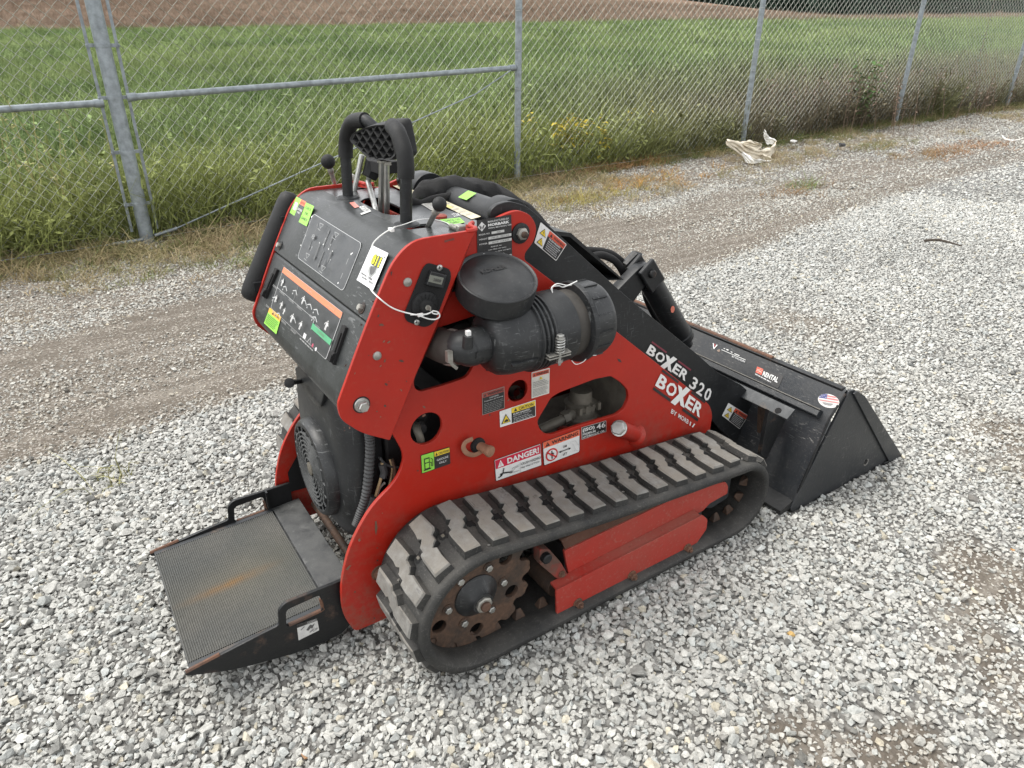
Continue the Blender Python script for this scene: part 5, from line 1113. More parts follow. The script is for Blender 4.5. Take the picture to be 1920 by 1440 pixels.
# mat with real ribs running across
mb = MB().mat('ribbed_mat'); xs, zs = [], []; x = -.9365; kk = 0; pr = [(-.9365, ZP(-.9365)-.0035)]
while x < -.657:
    for dx, h in ((0, .001), (.0012, .0045), (.0030, .0045), (.0042, .001)): pr.append((x+dx*.72, ZP(x+dx)+h*.8))
    x += .0044
pr.append((-.655, ZP(-.655)-.0035)); extrude_y(mb, pr, -.192, .192); mo = mb.build('floor_mat', plat, smooth=0)
PS = [(-.948, .108, .002), (-.945, .100, .004), (-.866, .066, .02), (-.786, .047, .02), (-.701, .032, .03), (-.636, .036, .006), (-.600, .06, .01), (-.598, .182, .004), (-.668, .181, .006), (-.742, .1815, .014), (-.757, .168, .012), (-.760, .1305, .008), (-.80, .1265, 0)]
HS = [(-.742, .162, .010), (-.670, .166, .008), (-.667, .138, .008), (-.672, .121, .008), (-.747, .118, .008)]
def pside(s):
    mb = MB().mat('rusty_black'); plate(mb, [fillet(PS, .004), fillet(HS, .006)], -.2135, -.2055, .0012); o = MY(mb, s).build('platform_side', plat)
    mb = MB().mat('rust_light'); mb.tube([(-.741, -.2095, .1172), (-.673, -.2095, .1205), (-.6665, -.2095, .128), (-.668, -.2095, .152)], .0046, 8, smooth=2); mb.tube([(-.945, -.2095, .1075), (-.88, -.2095, .1165)], .0044, 6); MY(mb, s).build('worn_edge', o)
both(pside)
mb = MB().mat('deck_plate'); mb.box((-.618, 0, ZP(-.618)+.004), (.070, .405, .003), Matrix.Rotation(-.08, 3, 'Y')); mb.build('kick_plate', plat, bevel=.001)
for sg in (-1, 1): mb = MB().mat('plate_grey'); mb.box((-.77, sg*.1995, ZP(-.77)+.0005), (.335, .0125, .004), Matrix.Rotation(-.046, 3, 'Y')); mb.build('deck_lip', plat, bevel=.001)
mb = MB().mat('rusty_black'); mb.box((-.662, .2010, .158), (.005, .018, .05)); mb.raw([(-.60, .204, .155), (-.50, .204, .15), (-.50, .204, .29), (-.56, .204, .27), (-.60, .204, .215)], [(0, 1, 2, 3, 4)]); mb.build('platform_gusset', plat, smooth=0)
mb = MB().mat('rust'); mb.tube([(-.545, -.20, .10), (-.545, .20, .10)], .010, 12); mb.build('platform_hinge', loader, bevel=.001)

# ---- engine: shroud, fan guard, looms
def ring_yz(cy, cz, ry, rz, n, x, pw=2.6):
    out = []
    for i in range(n):
        a = 2*pi*i/n; c_, s_ = math.cos(a), math.sin(a); out.append((x, cy+ry*math.copysign(abs(c_)**(2/pw), c_), cz+rz*math.copysign(abs(s_)**(2/pw), s_)))
    return out
mb = MB().mat('black_plastic'); n = 40; rings = [(-.478, 0, .385, .150, .20), (-.50, 0, .385, .162, .212), (-.535, 0, .385, .165, .212), (-.553, 0, .385, .156, .204), (-.563, 0, .385, .140, .188), (-.570, 0, .375, .12, .165)]
base = []
for x, cy, cz, ry, rz in rings: base.append(len(mb.v)); mb.v += ring_yz(cy, cz, ry, rz, n, x, 3.2)
for i in range(len(rings)-1):
    for j in range(n): mb.face((base[i]+j, base[i+1]+j, base[i+1]+(j+1) % n, base[i]+(j+1) % n))
mb.face([base[-1]+j for j in range(n)][::-1]); eng = mb.build('engine_shroud', loader, smooth=40)
fc = np.array([-.566, .0, .338])
mb = MB().mat('black_plastic'); mb.lathe(fc, (-1, 0, 0), [(.117, -.01), (.117, .008), (.115, .020), (.109, .028), (.102, .030), (.099, .028), (.098, .012)], 48); fg = mb.build('fan_guard', eng)
mb = MB().mat('engine_dark'); mb.lathe(fc, (-1, 0, 0), [(.099, .010), (.099, .012)], 40); mb.build('fan_screen', fg)
for k, r in enumerate((.027, .037, .047, .057, .067, .077, .087)):
    mb = MB().mat('guard_grey'); mb.lathe(fc, (-1, 0, 0), [(r-.0016, .026), (r+.0016, .026), (r+.0016, .031), (r-.0016, .031), (r-.0016, .026)], 40); mb.build('guard_ring', fg)
for k in range(18):
    a = 2*pi*k/18; mb = MB().mat('guard_grey'); r0 = .018 if k % 3 == 0 else .052
    mb.tube([fc+np.array([-.0285, r0*math.cos(a), r0*math.sin(a)]), fc+np.array([-.0285, .099*math.cos(a+.25), .099*math.sin(a+.25)])], .0018, 5); mb.build('guard_spoke', fg)
mb = MB().mat('filter_grey'); mb.lathe(fc, (-1, 0, 0), [(.016, .024), (.016, .031), (.013, .0325), (0, .033)], 24); mb.build('fan_hub', fg)
mb = MB().mat('black_plastic'); 
pl = [AX(u, v, -.575) for u, v in ((553, 690), (562, 685), (607, 738), (601, 763), (590, 758), (556, 712))]
th = np.array([.03, 0, 0]); nn_ = len(pl); mb.raw(pl+[p+th for p in pl], [tuple(range(nn_)), tuple(range(2*nn_-1, nn_-1, -1))]+[(i, i+nn_, (i+1) % nn_+nn_, (i+1) % nn_) for i in range(nn_)]); mb.build('throttle_plate', eng, smooth=0, bevel=.002)
mb = MB().mat('sleeve'); a = AX(543, 718, -.62); bq = AX(563, 715, -.575); mb.tube([a, bq], .0055, 10); mb.lathe(a, Vector(a-bq), [(.006, -.003), (.0105, -.002), (.0105, .004), (.006, .006)], 14); mb.build('choke_knob', eng)
c4 = [AX(u, v, -.578) for u, v in ((598, 790), (634, 835), (633, 822), (598, 778))]
p4_ = [AX(572, 735, -.5775), AX(600, 770, -.5775), AX(602, 758, -.5775), AX(573, 722, -.5775)]
decal('engine_lettering', p4_, [('t', 0, .1, 1, .9, 'KOHLER', .02, (.006, .006, .006))], eng, lift=.002)
# corrugated loom and wires
pts = [A(u, v, -.185) for u, v in ((690, 800), (694, 830), (692, 880), (686, 930), (675, 965), (668, 985))]
mb = MB().mat('wire_grey'); Pn = []
cv = [Vector(p) for p in pts]; mbt = MB(); mbt.mat('wire_grey').tube(cv, .010, 4, False, smooth=14); cen = [sum((Vector(mbt.v[i*4+k]) for k in range(4)), Vector())/4 for i in range(len(mbt.v)//4)]
mb.tube(cen, [.0108 if i % 2 else .0092 for i in range(len(cen))], 12); mb.build('corrugated_loom', loader)
mb = MB().mat('sleeve'); mb.tube([A(u, v, -.14) for u, v in ((681, 808), (680, 822), (688, 832))], .010, 10, smooth=4); mb.build('loom_end', loader)
for pts, r, mt in ((((716, 868), (718, 880), (712, 905), (706, 925), (702, 940)), .0035, 'wire_tan'), (((731, 862), (735, 880), (730, 910), (722, 925)), .0022, 'wire_tan'), (((712, 858), (725, 872), (745, 876), (757, 877)), .003, 'wire_grey'), (((722, 905), (712, 915), (706, 935), (700, 948)), .003, 'zinc_dull'), (((735, 862), (740, 880), (738, 900)), .004, 'rust_light'), (((700, 930), (695, 945), (688, 960)), .010, 'wire_grey'), (((716, 870), (720, 885), (718, 895)), .008, 'wire_grey')):
    mb = MB().mat(mt); mb.tube([A(u, v, -.19) for u, v in pts], r, 8, smooth=5); mb.build('wire', loader)
mb = MB().mat('engine_dark'); mb.box((-.39, -.02, .36), (.16, .26, .34)); mb.box((-.43, -.04, .17), (.10, .14, .08)); mb.lathe((-.42, -.08, .5), (0, -1, 0), [(.06, 0), (.06, .08), (.05, .09)], 20); mb.lathe((-.30, -.05, .65), (0, -1, 0), [(.05, 0), (.05, .14), (.04, .15)], 20); mb.build('engine_block', loader, bevel=.006)

# ================================================================== stickers and lettering
def warn_head(c1, txt, x0, y0, x1, y1, tc=BLACK):
    return [('r', x0, y0, x1, y1, c1)]+tri(x0+(x1-x0)*.05, y0+(y1-y0)*.18, (x1-x0)*.13, (y1-y0)*.66, tc, c1)+[('t', x0+(x1-x0)*.22, y0+(y1-y0)*.2, x0+(x1-x0)*.96, y0+(y1-y0)*.82, txt, .02, tc)]
D = decal; T_ = lambda x0, y0, x1, y1, s, c, b=.012: ('t', x0, y0, x1, y1, s, b, c)
D('maker_plate', Q((893, 413), (958, 402), (960, 493), (895, 505), YP), [('rr', 0, 0, 1, 1, .0005, BLACK), ('p', [(.12, .86), (.03, .80), (.12, .735), (.21, .80)][0:0]+[(.14, .955), (.02, .86), (.14, .765), (.26, .86)], WHITE), ('p', [(.06, .885), (.10, .885), (.12, .83), (.14, .875), (.16, .83), (.18, .885), (.22, .885), (.17, .80), (.14, .845), (.11, .80)], BLACK),
    T_(.31, .915, .93, .955, 'MANUFACTURED BY:', WHITE, .004), T_(.31, .84, .93, .895, 'MORBARK', WHITE, .045), T_(.31, .785, .99, .82, 'WINN, MICHIGAN, USA', WHITE, .004), T_(.04, .69, .36, .72, 'MODEL NO.', WHITE, .004), ('r', .40, .68, .77, .73, SILV), T_(.55, .69, .66, .72, '320', BLACK, 0), T_(.04, .595, .28, .625, 'WEIGHT', WHITE, .004), ('r', .30, .58, .97, .635, SILV), T_(.38, .593, .9, .622, '1700 LB   785.7 KG', BLACK, 0), T_(.04, .50, .27, .53, 'POWER', WHITE, .004), ('r', .30, .485, .97, .54, SILV), T_(.40, .498, .9, .527, '20 HP  14.9 KW', BLACK, 0),
    T_(.36, .415, .68, .44, 'MORBARK, INC.', WHITE, .004), T_(.28, .36, .80, .385, 'Sales (866) 401-0242', WHITE, .004), T_(.14, .305, .92, .33, 'Parts and Service (800) 255-8839', WHITE, .004), T_(.32, .25, .74, .275, 'www.morbark.com', WHITE, .004), ('r', .52, .165, .95, .21, SILV), T_(.66, .178, .82, .20, '0605', BLACK, 0), ('r', .52, .08, .95, .125, SILV)], loader)
D('warning_sticker', Q((903, 737), (945, 724), (945.5, 765), (904, 778), YP), [('r', 0, 0, 1, 1, (.30, .27, .25)), ('r', .02, .02, .98, .98, BLACK)]+warn_head((.32, .06, .045), 'WARNING', .02, .78, .98, .98)+[T_(.3, .68, .72, .745, 'CALIFORNIA', (.5, .5, .5)), T_(.08, .57, .92, .64, 'Proposition 65 Warning', (.5, .5, .5)), ('fine', .06, .08, .94, .53, 6, (.17, .17, .17))], loader)
D('warning_sticker', Q((996, 698), (1030, 689), (1029, 737), (996, 747), YP), [('rr', 0, 0, 1, 1, .001, (.6, .58, .53))]+warn_head((.58, .09, .05), 'WARNING', .04, .80, .96, .96)+tri(.4, .66, .2, .11, YEL, BLACK)+[('fine', .06, .40, .94, .64, 4, (.25, .25, .24)), ('fine', .06, .06, .94, .37, 6, (.3, .3, .29))], loader)
D('caution_sticker', Q((936, 771), (1003.5, 749), (1004, 780), (937, 801), YP), [('rr', 0, 0, 1, 1, .002, WHITE), ('r', .32, .04, .985, .96, BLACK), ('r', .32, .66, .985, .96, YEL)]+tri(.38, .71, .10, .19, BLACK)+[T_(.52, .71, .93, .89, 'CAUTION', BLACK, .02), ('p', [(.03, .18), (.29, .18), (.16, .74)], BLACK), ('p', [(.06, .21), (.26, .21), (.16, .66)], YEL), ('p', [(.10, .25), (.22, .25), (.22, .36), (.17, .42), (.12, .36)], BLACK), T_(.36, .53, .82, .63, 'BURN HAZARD!', WHITE), T_(.36, .41, .86, .50, 'DO NOT TOUCH!', (.45, .45, .45)), ('fine', .36, .08, .96, .38, 3, (.35, .35, .35))], loader)
D('oil_sticker', Q((1089.6, 801), (1136, 788), (1136, 809), (1090, 824), YP), [('rr', 0, 0, 1, 1, .001, (.5, .5, .48)), ('rr', .02, .03, .98, .97, .001, BLACK), T_(.04, .52, .52, .88, '(ISO)', WHITE, .03), T_(.60, .46, .96, .93, '46', WHITE, .012), T_(.04, .30, .55, .48, 'PREMIUM', WHITE, .012), T_(.04, .07, .93, .25, 'HYDRAULIC OIL', WHITE, .012)], loader)
ZZ = [(.70, .55), (.80, .70), (.86, .62), (.97, .62), (.90, .40), (.97, .28), (.80, .28), (.86, .42)]
D('warning_sticker', Q((1016, 829), (1087, 803), (1086, 847), (1019, 873), YP), [('rr', 0, 0, 1, 1, .003, BLACK), ('rr', .015, .02, .985, .98, .003, WHITE)]+warn_head((.72, .13, .06), 'WARNING', .02, .72, .98, .98)+[('c', .22, .36, .265, (.55, .02, .02)), ('c', .22, .36, .205, WHITE)]+man(.22, .19, .34, .62, BLACK)+[('l', [(.10, .52), (.34, .20)], .06, (.55, .02, .02)), ('l', [(.42, .36), (.70, .36)], .03, BLACK), ('p', [(.40, .36), (.46, .41), (.46, .31)], BLACK), ('p', [(.73, .36), (.67, .41), (.67, .31)], BLACK), T_(.51, .48, .61, .58, '2M', BLACK), T_(.50, .16, .62, .26, '6FT', BLACK), ('l', [(.70, .62), (.84, .62), (.92, .38), (.96, .42), (.96, .12), (.80, .20), (.85, .24), (.78, .50), (.70, .56)], .012, (.45, .45, .45))], loader)
D('danger_sticker', Q((926, 862), (1013, 831), (1015, 872), (929, 902), YP), [('rr', 0, 0, 1, 1, .002, (.10, .08, .08)), ('rr', .01, .02, .99, .98, .002, WHITE), ('r', .015, .56, .985, .96, (.55, .015, .05))]+tri(.06, .60, .13, .31, WHITE, (.55, .015, .05))+[T_(.26, .63, .95, .89, 'DANGER!', WHITE, .035), ('c', .12, .24, .06, BLACK), ('p', [(.14, .26), (.34, .17), (.36, .22), (.16, .32)], BLACK), ('l', [(.15, .28), (.18, .50)], .045, BLACK), ('l', [(.13, .20), (.05, .14)], .045, BLACK), ('l', [(.30, .16), (.36, .36), (.50, .42)], .02, (.4, .4, .4)), ('l', [(.34, .16), (.40, .32), (.50, .36)], .02, (.4, .4, .4)), ('l', [(.30, .16), (.50, .16)], .02, (.3, .3, .3)), ('r', .515, .06, .522, .54, (.4, .4, .4)), T_(.54, .36, .97, .47, 'CRUSH HAZARD', BLACK), T_(.54, .20, .94, .30, 'Stay Clear of Tracks', BLACK)], loader)
D('fuel_sticker', Q((788, 853), (842.5, 837), (844, 869), (790, 888), YP), [('rr', 0, 0, 1, 1, .002, BLACK), ('rr', .02, .03, .44, .97, .002, GRN), ('r', .46, .70, .985, .96, YEL)]+tri(.49, .73, .08, .18, BLACK)+[T_(.60, .75, .95, .88, 'CAUTION', BLACK, .02), T_(.53, .42, .93, .54, 'GASOLINE', (.6, .6, .6)), T_(.60, .22, .86, .34, 'ONLY', (.6, .6, .6)), ('r', .10, .2, .28, .78, BLACK), ('r', .125, .55, .255, .72, GRN), ('r', .125, .24, .255, .5, GRN), ('r', .07, .14, .31, .2, BLACK), ('l', [(.28, .5), (.34, .48), (.34, .28), (.38, .28), (.38, .62), (.32, .72)], .03, BLACK)], loader)
# model lettering on the nose and on the arm
def boxer(corners, par, bars, top_c, bot_c):
    it = [('r', .0, 1.18, .36, 1.36, top_c), ('r', .66, 1.18, 1.0, 1.36, top_c)] if bars & 1 else []
    if bars & 2: it += [('r', 0, -.36, .36, -.14, bot_c), ('r', .64, -.36, 1.0, -.14, bot_c)]
    it += [T_(.0, 0, .175, 1, 'B', WHITE, .03), T_(.19, 0, .39, 1, 'O', WHITE, .03), ('p', [(.37, -.36), (.47, -.36), (.62, 1.36), (.52, 1.36)], WHITE), ('p', [(.36, 1.1), (.45, 1.1), (.65, -.1), (.56, -.1)], WHITE), T_(.635, 0, .79, 1, 'E', WHITE, .03), T_(.81, 0, 1.0, 1, 'R', WHITE, .03)]
    return D('model_lettering', corners, it, par, grime=.10)
mb_arm = [o for o in loader.children if o.name.startswith('loader_arm')][0]
MAR = (.16, .016, .035)
boxer([A(1210, 661, -.2125), A(1283, 714, -.2125), A(1292, 698, -.2125), A(1219, 645, -.2125)], mb_arm, 1, MAR, BLACK)
D('model_number', [A(1289.5, 726, -.2125), A(1327, 754, -.2125), A(1336, 730, -.2125), A(1300, 705, -.2125)], [T_(0, .05, .28, 1, '3', WHITE, .02), T_(.36, .03, .64, .97, '2', WHITE, .02), T_(.72, 0, 1, .95, '0', WHITE, .02)], mb_arm, grime=.1)
boxer([A(1227, 722, YP), A(1310, 782, YP), A(1319, 760, YP), A(1238, 700, YP)], loader, 3, BLACK, BLACK)
D('maker_lettering', [A(1257, 774, YP), A(1301, 803, YP), A(1303, 795, YP), A(1259, 766, YP)], [T_(0, 0, .22, 1, 'BY', WHITE), T_(.29, 0, .72, 1, 'MORB', WHITE), ('r', .78, 0, .82, .9, WHITE), ('p', [(.88, 0), (.93, 0), (.99, 1), (.94, 1)], WHITE)], loader)
for cs in (((1013, 416), (1062, 458), (1042, 489), (1001, 455)), ((1365, 755), (1403, 779), (1386, 804), (1353, 779))):
    D('warning_sticker', Q(*cs, -.2125), [('rr', 0, 0, 1, 1, .003, WHITE), ('rr', .35, .03, .98, .97, .002, BLACK), ('r', .35, .70, .98, .965, (.70, .10, .05))]+tri(.06, .54, .25, .34, BLACK)+tri(.085, .565, .20, .27, YEL, BLACK)+tri(.06, .1, .25, .34, BLACK)+tri(.085, .125, .20, .27, YEL, BLACK)+tri(.39, .74, .1, .17, BLACK)+[T_(.53, .75, .95, .90, 'WARNING', BLACK, .02), T_(.40, .58, .86, .67, 'CRUSH HAZARD!', WHITE), ('fine', .40, .08, .95, .55, 5, (.40, .40, .40))], mb_arm)
# bucket stickers, on the sloping upper back wall
def on_bk(u, v): return AP(u, v, (ledX+.004, ledZ+.010), (lipX, lipZ-.002))
def QB(tl, tr, br, bl): return [on_bk(*bl), on_bk(*br), on_bk(*tr), on_bk(*tl)]
D('rental_sticker', QB((1419, 686), (1469, 706), (1459, 729), (1414, 704)), [('rr', 0, 0, 1, 1, .003, BLACK), ('r', .03, .36, .27, .94, (.62, .09, .05)), ('l', [(.04, .5), (.2, .9)], .03, (.75, .5, .42)), ('l', [(.1, .4), (.26, .8)], .03, (.75, .5, .42)), ('l', [(.06, .72), (.25, .56)], .05, (.75, .5, .42)), T_(.31, .36, .90, .78, 'RENTAL', WHITE, .03), ('fine', .04, .1, .85, .28, 1, (.55, .55, .55))], bucket)
fl = QB((1534, 736), (1574, 742), (1574, 768), (1534, 762)); 
D('flag_sticker', fl, [('p', [(.5+.5*math.cos(a), .5+.5*math.sin(a)) for a in np.linspace(0, 2*pi, 24, False)], (.62, .60, .58)), ('p', [(.04, .62), (.10, .80), (.28, .95), (.46, .98), (.42, .62)], (.05, .06, .20)), ('p', [(.44, .90), (.80, .88), (.90, .78), (.44, .80)], (.55, .14, .14)), ('p', [(.43, .72), (.94, .70), (.97, .60), (.43, .62)], (.55, .14, .14)), ('p', [(.04, .52), (.98, .50), (.97, .42), (.10, .44)], (.50, .18, .17)), ('p', [(.2, .35), (.75, .33), (.6, .18), (.3, .2)], (.22, .22, .22))]+[('c', .12+.09*k, .70+.07*(k % 3), .022, WHITE) for k in range(4)], bucket, grime=.3)
D('maker_sticker', QB((1337, 641), (1402, 668), (1398, 683), (1333, 655)), [('l', [(.02, .85), (.08, .2), (.14, .85)], .13, WHITE), ('l', [(.07, .85), (.10, .5)], .1, (.5, .05, .05)), ('p', [(.17, .2), (.24, .45), (.27, .2), (.22, .05)], (.22, .15, .11)), ('r', .34, .72, .38, .80, WHITE), ('r', .42, .70, .48, .82, WHITE), ('r', .55, .66, .60, .74, WHITE), ('r', .66, .62, .80, .70, WHITE), ('r', .30, .44, .98, .50, WHITE), T_(.62, .12, .98, .34, 'BY PALADIN', (.6, .6, .6))], bucket)
mb = MB().mat(ink((.62, .16, .10))); q = np.array(Vector(A(1261, 580, -.056))); mb.lathe(q, (-.35, -.9, .1), [(.010, 0), (.010, .0012)], 14, .6); mb.build('round_sticker', cyl)
# console stickers: control diagram frame
def QU(tl, tr, br, bl, f=on_up): return [f(*bl), f(*br), f(*tr), f(*tl)]
IC = (.42, .43, .43)
rnd = random.Random(5); it = [('rr', 0, 0, 1, 1, .012, (.50, .51, .51)), ('rr', .006, .009, .994, .991, .0115, (.040, .044, .048))]
def arrow(x, y0, y1, c, w=.022, d=1):
    a, b = (y0, y1) if d > 0 else (y1, y0); s = 1 if b > a else -1; return [('r', x-w*.3, min(a, b), x+w*.3, max(a, b), c), ('p', [(x-w, b-s*.05), (x+w, b-s*.05), (x, b+s*.04)], c)]
G1, G2 = (.085, .088, .09), (.24, .245, .245)
for x, y0, y1, d in ((.17, .70, .86, 1), (.17, .32, .48, -1), (.42, .50, .86, 1), (.46, .12, .45, -1), (.52, .55, .82, 1), (.35, .2, .55, -1), (.60, .3, .52, 1), (.56, .14, .34, -1)): it += arrow(x, y0, y1, G1, .02, d)
it += [('c', .2, .58, .055, G2), ('c', .2, .58, .035, (.04, .044, .048)), ('l', [(.17, .55), (.23, .61)], .015, G2), ('l', [(.17, .61), (.23, .55)], .015, G2), ('c', .36, .55, .013, WHITE), ('c', .44, .57, .016, WHITE), ('c', .56, .55, .016, WHITE), ('c', .64, .56, .013, WHITE), ('c', .04, .28, .018, WHITE), ('c', .05, .92, .02, WHITE), ('l', [(.05, .92), (.07, .96)], .02, WHITE), ('c', .95, .72, .02, WHITE), ('l', [(.95, .72), (.97, .76)], .02, WHITE), ('c', .93, .1, .02, WHITE), ('l', [(.055, .78), (.05, .86)], .018, G2), ('l', [(.945, .2), (.945, .32)], .018, G2), ('l', [(.945, .5), (.945, .62)], .018, G2)]
for x, y in ((.30, .85), (.62, .86), (.26, .16), (.62, .14)): it += [('l', [(x-.04, y+.06), (x+.04, y+.07), (x+.005, y-.03), (x-.04, y+.06)], .014, G2), ('l', [(x-.04, y-.06), (x+.02, y-.07)], .014, G2)]
for x, y in ((.10, .52), (.48, .70), (.70, .40), (.31, .40), (.62, .66)): it += [('c', x, y, .02, G2), ('l', [(x, y-.02), (x, y-.09)], .012, G2)]
D('control_diagram', QU((588, 400), (680, 457), (644, 547), (558, 483)), it, upper, lift=.0008)
it = [('rr', 0, 0, 1, 1, .006, (.45, .45, .45)), ('rr', .006, .008, .994, .992, .006, (.032, .035, .038)), ('r', .003, .865, .997, .993, (.72, .20, .09)), T_(.08, .905, .18, .945, 'WARNING', (.62, .36, .26)), T_(.45, .905, .55, .945, 'WARNING', (.62, .36, .26)), T_(.80, .905, .90, .945, 'WARNING', (.62, .36, .26)), ('r', 0.006, .50, .70, .508, IC), ('r', .70, .28, .705, .50, IC), ('r', .33, .5, .334, .865, (.2, .2, .2)), ('r', .70, .30, .997, .42, (.07, .33, .16)), T_(.80, .335, .90, .385, 'DIESEL', (.12, .2, .12))]
for x, y, h in ((.08, .60, .18), (.07, .20, .17), (.20, .17, .18), (.50, .62, .17), (.44, .12, .20), (.60, .14, .19), (.93, .52, .20), (.32, .16, .15)): it += man(x, y, h, .62, (.55, .55, .54))
for x, y in ((.23, .66), (.40, .74), (.58, .70), (.13, .3), (.52, .24), (.28, .08), (.78, .72), (.68, .72), (.80, .58)): it += [('l', [(x-.04, y), (x, y+.05), (x+.04, y-.02)], .022, IC), ('c', x-.03, y-.05, .02, IC)]
for x, y in ((.05, .53), (.19, .53), (.37, .53), (.52, .53), (.73, .56), (.84, .48), (.05, .05), (.19, .05), (.37, .04), (.55, .04)): it += [('fine', x, y, x+.1, y+.05, 2, (.26, .26, .26))]
it += [('r', .745, .12, .785, .22, (.6, .6, .6)), ('l', [(.82, .10), (.85, .24), (.87, .1)], .02, (.3, .3, .3)), ('c', .905, .14, .04, (.40, .05, .10)), ('c', .96, .13, .04, (.55, .55, .55)), ('fine', .72, .04, .98, .09, 1, (.28, .28, .28))]
D('safety_instruction_sticker', QU((533, 500), (644, 586), (612, 675), (508, 577), on_low), it, lower, lift=.0008)
D('warning_sticker', QU((507, 577), (528.5, 594.5), (519, 627), (496, 606), on_low), [('r', 0, 0, 1, 1, GRN), ('r', 0, .72, 1, 1, (.78, .40, .04))]+tri(.3, .77, .16, .18, BLACK)+[T_(.5, .79, .9, .92, 'WARNING', BLACK), ('fine', .06, .08, .94, .66, 6, (.07, .17, .03))], lower, lift=.0012)
D('fuel_sticker', QU((556.5, 369), (575.5, 379), (563, 412), (544, 399)), [('r', 0, 0, .5, 1, GRN), ('r', .12, .28, .36, .72, WHITE), ('l', [(.36, .6), (.44, .5), (.44, .3)], .05, WHITE), ('r', .5, .72, 1, 1, (.72, .16, .06)), T_(.55, .78, .95, .92, 'CAUTION', (.3, .05, .02)), ('r', .5, 0, 1, .72, (.03, .033, .036)), T_(.53, .40, .97, .52, 'GASOLINE', WHITE), T_(.6, .24, .9, .34, 'ONLY', WHITE)], upper, lift=.0008)
D('oil_check_sticker', QU((575, 380), (590, 387), (576, 425), (561, 416.5)), [('r', 0, 0, 1, 1, GRN), T_(.15, .72, .85, .84, 'CHECK', (.05, .12, .02)), T_(.3, .47, .7, .59, 'OIL', (.05, .12, .02)), T_(.15, .2, .85, .32, 'DAILY', (.05, .12, .02))], upper, lift=.0012)
# stickers on the console top
def QT(tl, tr, br, bl): return [AZ(*bl, ZT), AZ(*br, ZT), AZ(*tr, ZT), AZ(*tl, ZT)]
D('rental_sticker', QT((655, 381), (675, 377), (697, 397), (678, 404)), [('r', 0, .55, .45, 1, (.62, .22, .18)), T_(.4, .12, 1.0, .55, 'RENTAL', WHITE, .03), ('r', 0, 0, .95, .1, WHITE)], top, lift=.0008)
D('instruction_sticker', QT((725, 343), (744, 339), (800, 368), (786, 374)), [('r', 0, 0, 1, 1, CREAM), ('fine', .05, .1, .95, .9, 9, (.45, .40, .30)), ('r', .55, .6, .95, .9, (.62, .20, .12))], top, lift=.0008)
D('instruction_sticker', QT((800, 371), (812, 367), (902, 407), (884, 412)), [('r', 0, 0, 1, 1, CREAM), ('fine', .05, .1, .95, .9, 7, (.50, .46, .36)), ('r', .0, .45, .45, 1, (.72, .62, .22)), ('r', .44, 0, .45, 1, (.2, .2, .2))], top, lift=.001)
D('instruction_sticker', QT((790, 384), (815, 378), (832, 388), (808, 395)), [('r', 0, 0, 1, 1, (.62, .60, .55)), ('fine', .05, .1, .95, .9, 5, (.28, .28, .26))], top, lift=.0012)
D('green_sticker', QT((772, 376), (793, 371), (800, 376), (775, 381)), [('r', 0, 0, 1, 1, GRN), ('fine', .05, .1, .95, .9, 2, (.1, .25, .04))], top, lift=.0016)
D('oil_check_sticker', QT((824, 413), (862, 409), (872, 418), (846, 424)), [('r', 0, 0, 1, 1, GRN), T_(.06, .55, .94, .85, 'CHECK OIL', (.06, .16, .02)), T_(.2, .15, .8, .45, 'DAILY', (.06, .16, .02))], top, lift=.0012)
D('start_sticker', QT((846, 402), (862, 399), (868, 404), (852, 408)), [T_(0, 0, 1, 1, 'START', WHITE)], top, lift=.0008)
mb = MB().mat('red_low'); mb.lathe(AZ(826, 408, ZT), (0, 0, 1), [(.013, 0), (.013, .004), (.010, .006), (0, .0062)], 18); mb.build('red_button', top)
mb = MB().mat('zinc_dull'); mb.box(AZ(861, 427, ZT+.006), (.016, .022, .012)); mb.tube([AZ(845, 424, ZT+.004), AZ(858, 428, ZT+.006)], .006, 8); mb.build('console_latch', top, bevel=.002)
mb = MB().mat('zinc_dull'); mb.bolt(AZ(659, 336, ZT), (0, 0, 1), .009, .01); mb.build('bolt', top)
D('green_sticker', [np.array(Vector((-.182-.03, y, .885+.027))) for y in (-.04, -.075)]+[np.array(Vector((-.182-.005, y, .885+.0385))) for y in (-.075, -.04)], [('r', 0, 0, 1, 1, GRN)], loader, lift=.002)
D('direction_sticker', Q((556, 1171), (594, 1158), (598, 1181), (559.5, 1200), -.2135), [('rr', 0, 0, 1, 1, .001, (.62, .62, .60)), ('r', 0, .80, 1, 1, BLACK), T_(.52, .83, .95, .97, 'DOWN', (.5, .5, .5)), ('p', [(.4, .45), (.62, .72), (.72, .62), (.86, .70), (.70, .38), (.62, .46), (.5, .34)], (.08, .08, .08)), T_(.70, .12, .95, .30, 'UP', (.15, .15, .15)), ('l', [(.15, .6), (.35, .75)], .06, (.2, .2, .2)), ('l', [(.55, .2), (.75, .32)], .07, (.2, .2, .2))], plat, grime=.4)
# paint damage on the red plates
def chip(pts, y, c): mb = MB().mat(ink(c)); mb.poly([A(u, v, y-.0008) for u, v in pts][::-1]); mb.build('paint_chip', loader, smooth=0)
for pts, y, c in ((((703, 978), (706, 976), (708, 990), (705, 1005), (703, 995)), YP, (.13, .06, .035)), (((648, 1068), (655, 1060), (659, 1060), (652, 1069)), YP, (.17, .10, .06)), (((671, 1012), (675, 1009), (676, 1014), (673, 1016)), YP, (.2, .11, .07)), (((1157, 672), (1163, 674), (1166, 680), (1160, 678)), YP, (.03, .02, .02)), (((833, 451), (851, 446), (852, 450), (842, 452), (834, 455)), YC, (.14, .03, .02)), (((732, 511), (736, 508), (734, 518)), YC, (.04, .02, .02))): chip(pts, y, c)

